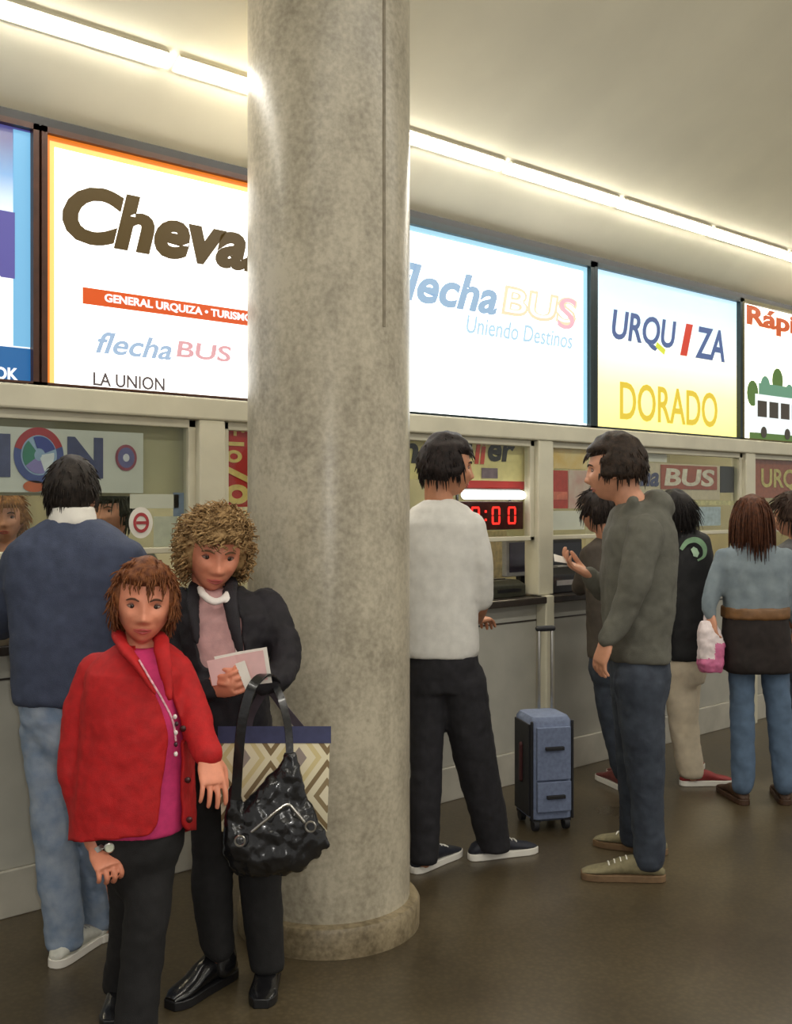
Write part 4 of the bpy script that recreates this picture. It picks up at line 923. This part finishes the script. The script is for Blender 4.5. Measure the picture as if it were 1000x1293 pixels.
# ------------------------------------------------------------------ black handbag
t = thing('handbag', 'slouchy shiny black leather handbag hanging from a forearm in front of the tote', 'bag', P(345, 1105, 2.98))
class _B: pass
b2 = Person.__new__(Person); b2.Z = 2.98; b2.k = 2.98 / FPX; b2.base = BASE[t.name]; b2.o = t; b2.Zfar = False; B = b2.J
g = G()
b2.sec(g, [(366, 948, 7, .012), (364, 965, 13, .018), (357, 990, 26, .026), (350, 1015, 42, .036), (346, 1042, 57, .05), (346, 1062, 65, .06), (345, 1080, 60, .062), (342, 1094, 46, .055), (338, 1104, 26, .035)], pw=2.2)
g.tube([B(296, 1000, -.01), B(296, 1040, -.01), B(308, 1085, 0)], [.018, .032, .045], 12)
g.tube([B(396, 1050, 0), B(411, 1066, 0)], [.03, .012], 12)
b2.cloth(g, 'body', M_leather, .006, 3, .022, .07)
g = G(); g.tube(smooth_path([B(318, 1050, -.072), B(335, 1036, -.07), B(352, 1022, -.062), B(364, 1016, -.055), B(374, 1026, -.055), B(384, 1038, -.055)], 4), .0045, 8); build(g, 'zip', M_silver, parent=t, label='silver zip line')
for (x, y, d) in ((392, 1044, -.06), (303, 1062, -.06)):
    g = G(); c = B(x, y, d); g.tube([c + (R * math.cos(q * math.pi / 6) + UP * math.sin(q * math.pi / 6)) * .014 for q in range(13)], .003, 6, round_ends=False); build(g, 'buckle', M_silver, parent=t)
strap(smooth_path([B(298, 1010, -.03), B(301, 960, -.03), B(306, 910, -.03), B(318, 868, -.02), B(336, 852, .02), B(352, 866, .10)], 5), .014, .003, 'strap', M_leather, t)
strap(smooth_path([B(366, 955, 0), B(364, 920, .02), B(356, 885, .05), B(346, 862, .08)], 5), .011, .003, 'strap', M_leather, t)

# ================================================================== man in the dark blue sweater
M_sweater = mat('slate_blue_knit', (62, 70, 92), .85, .08, 30, .4, 350)
M_jeans = mat('pale_denim', (118, 138, 164), .8, .10, 18, .3, 400, col2=(156, 168, 184))
p = Person('man seen from behind in a slate blue sweater and pale jeans at the left counter', 90, 3.45); J = p.J
p.head(91, 622, .03, (.12, .98, -.12), (0, 0, 1), 1.0, neck=(91, 672, .0, 26))
p.sec(p.g, [(92, 660, 26, .06), (92, 685, 64, .09), (92, 740, 66, .10), (90, 830, 60, .11), (88, 890, 58, .11), (88, 920, 50, .10)])
a1 = [(30, 706, .0, 26), (10, 760, .06, 25), (2, 788, .2, 21), (18, 783, .42, 16), (32, 779, .55, 13)]; a2 = [(158, 706, 0, 27), (172, 760, .06, 25), (172, 788, .2, 20), (152, 783, .42, 16), (142, 779, .55, 13)]
p.limb(p.g, a1, f=.66); p.limb(p.g, a2, f=.66)
for q, s_ in ((a1, 1), (a2, -1)): w = J(*q[-1][:3]); p.hand(w, F + R * (.25 * s_), -UP, -s_, 1.0, (.3, .4, .3))
p.limb(p.g, [(64, 900, 0, 24), (70, 1010, 0, 20), (76, 1110, 0, 16), (80, 1190, 0, 13)]); p.limb(p.g, [(114, 900, .0, 24), (120, 1010, .06, 20), (124, 1100, .12, 16), (126, 1180, .16, 13)])
p.face((170, 96, 84), (40, 30, 26), eyes=True)
p.body(M_skin, .005, .35)
p.hair((26, 22, 20), (52, 44, 38), th=.010, hl=.055, nape=-.075, n=380, L=.032, r=.003, lift=.25, side=.03)
g = G(); p.sec(g, [(92, 655, 32, .07), (92, 668, 56, .09), (92, 690, 80, .115), (92, 730, 84, .13), (90, 790, 76, .135), (88, 850, 70, .14), (88, 878, 68, .14), (88, 886, 64, .13)])
p.limb(g, a1); p.limb(g, a2); p.cloth(g, 'sweater', M_sweater, .009, 4, .016, .14)
g = G(); rings = []
p.sec(g, [(91, 641, 25, .066, .0), (91.5, 652, 28, .072, 0), (92, 662, 30, .075, 0)]); p.cloth(g, 'shirt_collar', M_white, .005, 2)
g = G(); p.sec(g, [(88, 878, 60, .125), (88, 905, 58, .122), (89, 940, 46, .10), (90, 975, 26, .06)])
p.limb(g, [(60, 920, .0, 33), (66, 1000, 0, 29), (72, 1090, .0, 26), (80, 1160, .0, 24), (82, 1192, .0, 23)]); p.limb(g, [(116, 920, .0, 33), (120, 1000, .06, 28), (122, 1090, .12, 25), (126, 1150, .16, 22), (127, 1176, .17, 22)])
p.cloth(g, 'jeans', M_jeans, .009, 4, .016, .1)
h = J(78, 1206, -.02); h.z = 0; p.shoe(h - F * .02, (.3, .95), .28, .046, .08, mat('white_canvas', (206, 206, 196), .6, .05, 40), M_white, lace=M_grey)
h = J(127, 1190, .15); h.z = 0; p.shoe(h, (.15, .98), .28, .046, .08, MATS['white_canvas'], M_white, lace=M_grey)

# ================================================================== man in the white T-shirt
M_tee = mat('white_cotton', (214, 212, 206), .85, .04, 25, .2, 350)
M_dk = mat('charcoal_trousers', (32, 31, 36), .85, .15, 30, .25, 300)
p = Person('man in a white T-shirt and dark trousers half hidden behind the column', 560, 4.32); J = p.J
p.head(563, 590, 0, (.90, .22, -.10), (0, 0, 1), 1.08, neck=(556, 640, 0, 19))
p.sec(p.g, [(556, 634, 18, .05), (556, 650, 42, .08), (556, 690, 46, .09), (553, 760, 42, .09), (555, 820, 42, .09), (558, 850, 38, .09)])
a1 = [(518, 664, .0, 18), (504, 720, .0, 17), (500, 762, .06, 14), (516, 790, .2, 11)]; a2 = [(596, 664, -.03, 18), (606, 712, -.03, 17), (608, 756, -.0, 15), (604, 778, .12, 11), (600, 784, .24, 9)]
p.limb(p.g, a1, f=.72); p.limb(p.g, a2, f=.72)
w = J(600, 784, .24); p.hand(w, F * .8 + R * .5, -UP, 1, 1.0, (.4, .5, .3)); w = J(516, 790, .2); p.hand(w, F * .6 + R * .6, -UP, 1, 1.0, (.4, .5, .3))
p.limb(p.g, [(540, 850, 0, 20), (537, 960, -.03, 16), (535, 1085, -.05, 11)]); p.limb(p.g, [(582, 850, 0, 20), (600, 960, .05, 16), (626, 1066, .1, 11)])
p.face((166, 96, 84), (34, 26, 22))
p.body(M_skin_t, .0052, .35)
p.hair((24, 20, 20), (50, 40, 38), th=.018, hl=.055, nape=-.055, n=480, L=.036, r=.0034, lift=.2, side=.03)
g = G(); p.sec(g, [(556, 630, 19, .06), (556, 640, 36, .085), (556, 660, 50, .11), (556, 700, 53, .115), (554, 760, 49, .115), (555, 820, 50, .12), (555, 828, 47, .12)])
p.limb(g, a1[:3]); p.limb(g, a2[:3]); p.cloth(g, 't_shirt', M_tee, .009, 4, .010, .14)
g = G(); p.sec(g, [(558, 822, 45, .11), (560, 850, 47, .11), (560, 872, 44, .10)])
p.limb(g, [(540, 860, .0, 26), (538, 960, -.02, 21), (536, 1050, -.04, 19), (536, 1088, -.05, 18)]); p.limb(g, [(584, 860, .0, 31), (596, 940, .03, 28), (612, 1010, .07, 25), (622, 1058, .1, 22), (624, 1074, .1, 21)])
p.cloth(g, 'trousers', M_dk, .009, 4, .014, .12)
M_snk = mat('dark_sneaker', (34, 36, 46), .6, .1, 40)
h = J(612, 1090, .1); h.z = 0; p.shoe(h - R * .035, (.93, .36), .28, .045, .085, M_snk, M_white, lace=M_white)
h = J(528, 1106, -.05); h.z = 0; p.shoe(h, (.62, .78), .28, .045, .085, M_snk, M_white, lace=M_white)

# ================================================================== man in the grey green hoodie
M_hood = mat('grey_green_fleece', (94, 93, 84), .9, .08, 25, .35, 350)
M_ind = mat('dark_indigo_denim', (44, 50, 62), .85, .12, 20, .3, 380, col2=(60, 68, 80))
p = Person('young man in a grey green hoodie and dark jeans standing in profile', 806, 4.23); J = p.J
p.head(778, 593, 0, (-.95, .30, -.14), (0, 0, 1), 1.14, neck=(806, 650, 0, 22))
p.sec(p.g, [(806, 640, 22, .06), (808, 660, 34, .12), (806, 720, 38, .14), (803, 790, 36, .13), (806, 840, 32, .13)])
a1 = [(814, 672, -.17, 22), (802, 730, -.22, 20), (784, 780, -.22, 16), (768, 806, -.23, 12)]; a2 = [(800, 672, .15, 20), (782, 735, .2, 17), (764, 748, .19, 14), (744, 726, .14, 11)]
p.limb(p.g, a1, f=.68); p.limb(p.g, a2, f=.68)
w = J(768, 806, -.23); p.hand(w, J(757, 836, -.22) - w, R * .7 + F * .3, -1, 1.05, (.3, .45, .3))
w = J(744, 726, .14); p.hand(w, J(722, 714, .12) - w, UP * .8 - F * .2, 1, 1.05, (.35, .5, .35))
p.limb(p.g, [(806, 850, -.08, 24), (812, 960, -.08, 18), (816, 1085, -.06, 12)]); p.limb(p.g, [(798, 850, .08, 24), (798, 960, .14, 18), (797, 1055, .24, 12)])
p.face((162, 96, 84), (34, 26, 20))
p.body(M_skin, .0052, .35)
p.hair((30, 24, 20), (62, 48, 38), th=.018, hl=.058, nape=-.04, n=480, L=.034, r=.0034, lift=.18, side=.025)
g = G(); p.sec(g, [(806, 632, 24, .08), (808, 646, 36, .14), (808, 672, 44, .18), (806, 720, 47, .19), (804, 780, 43, .18), (804, 815, 40, .17), (806, 832, 38, .165)])
p.limb(g, a1[:4]); p.limb(g, a2[:4])
g.ell(J(828, 640, 0), R * .075, F * .11, UP * .07, 18, 12); g.tube([J(800, 634, -.11), J(790, 650, -.08), J(786, 660, 0)], [.03, .03, .02], 12)
p.cloth(g, 'hoodie', M_hood, .009, 4, .018, .12)
for dd in (-.03, .03):
    gg = G(); gg.tube([J(776, 668, dd), J(768, 700, dd), J(764, 725, dd)], .004, 6); build(gg, 'drawstring', M_grey, parent=p.o)
g = G(); p.sec(g, [(806, 822, 36, .155), (808, 850, 37, .155), (806, 880, 34, .14)])
p.limb(g, [(808, 860, -.08, 33), (812, 930, -.08, 27), (817, 1010, -.07, 21), (819, 1060, -.06, 20), (819, 1084, -.06, 20)]); p.limb(g, [(800, 860, .08, 30), (800, 930, .12, 24), (800, 1000, .18, 19), (798, 1056, .24, 17)])
p.cloth(g, 'jeans', M_ind, .009, 4, .014, .1)
M_tan = mat('tan_suede', (120, 112, 84), .8, .12, 40)
h = J(828, 1106, -.06); h.z = 0; p.shoe(h, (-.99, .1), .29, .047, .09, M_tan, mat('gum_sole', (112, 88, 62), .7), lace=M_white)
h = J(832, 1074, .26); h.z = 0; p.shoe(h, (-.9, .45), .28, .047, .09, M_tan, MATS['gum_sole'], lace=M_white)
t = thing('paper_slip', 'small white paper slip in the hand of the man in the hoodie', 'paper', P(712, 712, 4.34))
g = G(); a, b_, c, d = P(699, 700, 4.33), P(720, 706, 4.36), P(720, 712, 4.34), P(700, 709, 4.31); n_ = UP * .002
g.add([a, b_, c, d, a + n_, b_ + n_, c + n_, d + n_], [(3, 2, 1, 0), (4, 5, 6, 7), (0, 1, 5, 4), (1, 2, 6, 5), (2, 3, 7, 6), (3, 0, 4, 7)]); build(g, 'sheet', M_white, parent=t, smooth=False)

# ================================================================== people farther away
def far_person(label, px, Z, head, top, arms, legs, mats, hair, shoes, fw, extra=None, hands=True, bottoms='trousers', tops='jacket', skinm=None, feet_dir=(0, 1), solem=None):
    p = Person(label, px, Z); J = p.J
    p.head(*head, fw, neck=(top[0][0], top[0][1] + 6, 0, 13))
    p.sec(p.g, [(q[0], q[1], q[2] * .8, q[3] * .8) for q in top] + [(q[0], q[1] + 16, q[2] * .75, q[3] * .75) for q in top[-1:]])
    for a in arms: p.limb(p.g, a, f=.68)
    if hands:
        for a, s_ in zip(arms, (1, -1)):
            w = J(*a[-1][:3]); dv = w - J(*a[-2][:3]); p.hand(w, dv, -UP + F * .1 + R * (.5 * s_), -s_, .95, (.4, .5, .3))
    for l in legs: p.limb(p.g, l, f=.66)
    p.face()
    p.body(skinm or M_skin, .0075, .4)
    p.hair(*hair[:2], **hair[2])
    g = G(); p.sec(g, top)
    for a in arms: p.limb(g, a)
    if extra: extra(p, g)
    p.cloth(g, tops, mats[0], .011, 3, .014, .12)
    if legs:
        q = top[-1]; g = G(); p.sec(g, [(q[0], q[1] - 8, q[2] * .93, q[3] * .93), (q[0], q[1] + 14, q[2] * .95, q[3] * .95), (q[0], q[1] + 30, q[2] * .85, q[3] * .85)])
        for l in legs: p.limb(g, l)
        p.cloth(g, bottoms, mats[1], .011, 3, .014, .1)
    for h, dv in zip(shoes, feet_dir if isinstance(feet_dir[0], tuple) else (feet_dir,) * 9):
        hh = J(*h); hh.z = 0; p.shoe(hh, dv, .26, .043, .08, mats[2], solem or mats[2])
    return p
M_bkj = mat('black_jacket', (22, 22, 25), .7, .15, 30, .2, 300)
# dark haired person at the counter, mostly hidden behind the hoodie
far_person('dark haired person mostly hidden behind the man in the hoodie', 775, 5.48, (756, 646, 0), [(768, 678, 14, .05), (770, 690, 32, .09), (772, 720, 36, .11), (774, 770, 33, .11), (775, 830, 33, .11)],
           [[(744, 700, .05, 13), (734, 740, .12, 12), (732, 736, .3, 9)], [(800, 700, .05, 13), (806, 745, .1, 12), (800, 736, .28, 9)]],
           [[(764, 840, 0, 19), (774, 910, 0, 17), (787, 975, 0, 13)], [(786, 840, 0, 19), (792, 910, .05, 16), (800, 970, .1, 12)]],
           [mat('brown_grey_jacket', (70, 62, 54), .8, .1), M_ind, mat('maroon_shoe', (120, 60, 58), .5, .1)], ((28, 22, 20), (52, 42, 36), dict(th=.016, n=300, L=.06, hl=.05)), [(788, 998, 0), (802, 990, .1)], (-.6, .75, -.15), feet_dir=(-.3, .9), solem=M_white)
# person in black with cream trousers
def logo(p, g): pass
bp = far_person('dark haired person in a black jacket with a pale green emblem and cream trousers', 866, 5.6, (852, 652, 0), [(862, 668, 15, .06), (868, 677, 26, .10), (871, 700, 28, .13), (870, 760, 28, .13), (866, 800, 28, .13), (864, 832, 27, .125)],
           [[(852, 704, -.05, 13), (846, 760, -.06, 12), (852, 800, -.05, 10), (856, 822, -.06, 8)], [(886, 704, .1, 13), (886, 760, .12, 12), (874, 790, .3, 9)]],
           [[(858, 840, -.02, 20), (862, 900, -.02, 19), (868, 950, -.02, 17), (873, 976, -.02, 16)], [(868, 840, .1, 18), (868, 910, .12, 15), (868, 965, .15, 12)]],
           [M_bkj, mat('cream_cotton', (206, 192, 168), .8, .05, 20), mat('red_sneaker', (140, 44, 44), .6, .1)], ((20, 18, 18), (40, 34, 32), dict(th=.022, n=400, L=.10, hl=.05, nape=-.1, lift=.2, fall=.1)),
           [(866, 994, -.02), (866, 986, .16)], (-.55, .8, -.1), feet_dir=((.96, .1), (.5, .8)), solem=M_white)
J = bp.J
pa = [(q_.x, q_.y) for q_ in smooth_path([V((860, 694, 0)), V((868, 684, 0)), V((880, 682, 0)), V((889, 690, 0)), V((889, 702, 0)), V((880, 708, 0))], 6)]
flat_mark(bp, pa, 3.6, lambda f: -.142 + .02 * max(0, f - .4), 'emblem', mat('emblem_green', (134, 170, 134), .6, .1), bp.o)['label'] = 'pale green curved emblem'
flat_mark(bp, [(874, 692), (877, 695), (879, 699), (878, 703)], 4.2, lambda f: -.142, 'emblem', mat('emblem_pale', (176, 206, 176), .6, .1), bp.o)
# shopping bag
t = thing('shopping_bag', 'white and pink shopping bag between the black jacket and the denim jacket', 'bag', P(896, 848, 5.2))
b2 = Person.__new__(Person); b2.Z = 5.2; b2.k = 5.2 / FPX; b2.base = BASE[t.name]; b2.o = t; b2.Zfar = False; B = b2.J
g = G(); b2.sec(g, [(893, 784, 8, .02), (895, 796, 14, .04), (898, 815, 16, .055), (897, 838, 16, .06), (897, 848, 13, .05)], pw=3)
o = b2.cloth(g, 'body', [mat('bag_white', (222, 208, 208), .45, .06, 20), mat('bag_pink', (204, 110, 150), .45, .1, 20)], .006, 2, .014, .05, matfn=lambda w: 1 if proj(w)[1] > 832 or (proj(w)[0] > 903 and proj(w)[1] > 812) else 0)
strap(smooth_path([B(890, 788, 0), B(891, 776, 0), B(897, 770, .02), B(900, 778, 0), B(899, 790, 0)], 4), .008, .002, 'handle', MATS['bag_white'], t)
# woman in the denim jacket
M_dj = mat('washed_denim', (112, 124, 132), .85, .10, 16, .3, 380, col2=(134, 146, 152))
dw = far_person('long haired woman seen from behind in a washed denim jacket', 950, 5.23, (949, 657, 0), [(950, 684, 18, .06), (951, 694, 36, .09), (953, 716, 43, .11), (954, 745, 41, .115), (954, 772, 40, .115)],
           [[(914, 704, .0, 13), (904, 735, .0, 12), (896, 762, -.02, 10), (897, 776, -.03, 8)], [(992, 704, 0, 13), (1002, 740, .0, 12), (1004, 780, .02, 9)]],
           [[(936, 840, .0, 17), (937, 890, 0, 15), (938, 950, 0, 15), (938, 990, 0, 14)], [(978, 840, 0, 18), (982, 890, .0, 16), (988, 950, .0, 15), (990, 990, 0, 14)]],
           [M_dj, mat('mid_blue_denim', (84, 104, 128), .85, .1, 16, .3, 380), mat('brown_boot', (64, 42, 26), .6, .15)],
           ((58, 34, 24), (104, 62, 40), dict(th=.012, n=620, L=.20, r=.0045, hl=.05, nape=-.1, lift=0, fall=1.6)), [(938, 1010, .0), (991, 1010, 0)], (.25, .95, -.05), feet_dir=((-.1, .95), (.2, .95)), bottoms='jeans')
g = G(); dw.sec(g, [(954, 768, 38, .115), (954, 800, 42, .125), (956, 835, 44, .13), (956, 848, 42, .125)]); dw.cloth(g, 'tunic', mat('black_brown_tunic', (34, 26, 24), .85, .15), .011, 3, .012)
g = G(); dw.sec(g, [(954, 765, 41, .122), (954, 781, 42.5, .126)]); dw.cloth(g, 'belt', mat('tan_belt', (112, 78, 44), .5, .1), .008, 1)
# person cut by the right edge
far_person('dark haired person in a grey jacket at the right edge of the photo', 1016, 5.75, (1001, 652, 0), [(1010, 680, 13, .06), (1012, 690, 30, .09), (1014, 716, 35, .11), (1014, 770, 33, .11), (1014, 826, 33, .11)],
           [[(984, 700, .05, 12), (984, 740, .1, 11), (990, 760, .25, 9)], [(1044, 700, 0, 12), (1050, 745, .05, 11), (1044, 780, .1, 9)]],
           [[(1004, 835, 0, 17), (1006, 900, 0, 15), (1008, 965, 0, 13)], [(1026, 835, 0, 17), (1028, 900, 0, 15), (1030, 965, 0, 13)]],
           [mat('smoke_grey_jacket', (92, 92, 94), .8, .1), M_ind, M_leather], ((40, 28, 22), (72, 52, 40), dict(th=.018, n=360, L=.07, hl=.05)), [(1008, 985, 0), (1030, 985, 0)], (-.75, .5, -.1))
# clerks behind the glass, standing at the inner side of the counter
def clerk(label, px, py, Y, jm, hair, fw, sc=1):
    Z = ZY(px, Y); k = FPX / Z / 280.0      # px per 1/280 m
    m_ = lambda v: v * FPX / Z
    def ap(dx, dz): return (px + m_(dx), py + m_(dz))
    x, y = px, py
    top = [(x, y + m_(.15), m_(.055), .05), (x, y + m_(.19), m_(.15), .08), (x, y + m_(.28), m_(.18), .10), (x, y + m_(.45), m_(.16), .10), (x, y + m_(.62), m_(.17), .11)]
    arms = [[(x - m_(.17), y + m_(.24), 0, m_(.05)), (x - m_(.20), y + m_(.42), -.05, m_(.045)), (x - m_(.12), y + m_(.41), -.25, m_(.035))], [(x + m_(.17), y + m_(.24), 0, m_(.05)), (x + m_(.20), y + m_(.42), -.05, m_(.045)), (x + m_(.12), y + m_(.41), -.25, m_(.035))]]
    gy = HY + FPX * 1.5 / Z
    legs = [[(x + s * m_(.09), y + m_(.66), 0, m_(.08)), (x + s * m_(.09), (y + m_(.66) + gy) / 2, 0, m_(.065)), (x + s * m_(.09), gy - m_(.1), 0, m_(.05))] for s in (-1, 1)]
    return far_person(label, px, Z, (px, py, 0), top, arms, legs, [jm, M_dk, M_leather], hair, [(x - m_(.09), gy, .05), (x + m_(.09), gy, .05)], fw, feet_dir=(0, -1))
clerk('clerk with reddish blond hair behind the left window at the photo edge', 6, 655, .95, mat('clerk_cardigan', (112, 108, 96), .8, .1), ((120, 78, 36), (176, 128, 72), dict(th=.016, n=320, L=.07, hl=.05)), (.3, -.95, 0))
clerk('dark haired clerk behind the left window beside the head of the man in blue', 142, 645, .95, mat('clerk_green', (52, 62, 54), .8, .1), ((22, 28, 22), (44, 48, 40), dict(th=.02, n=320, L=.07, hl=.045)), (-.3, -.95, -.1))
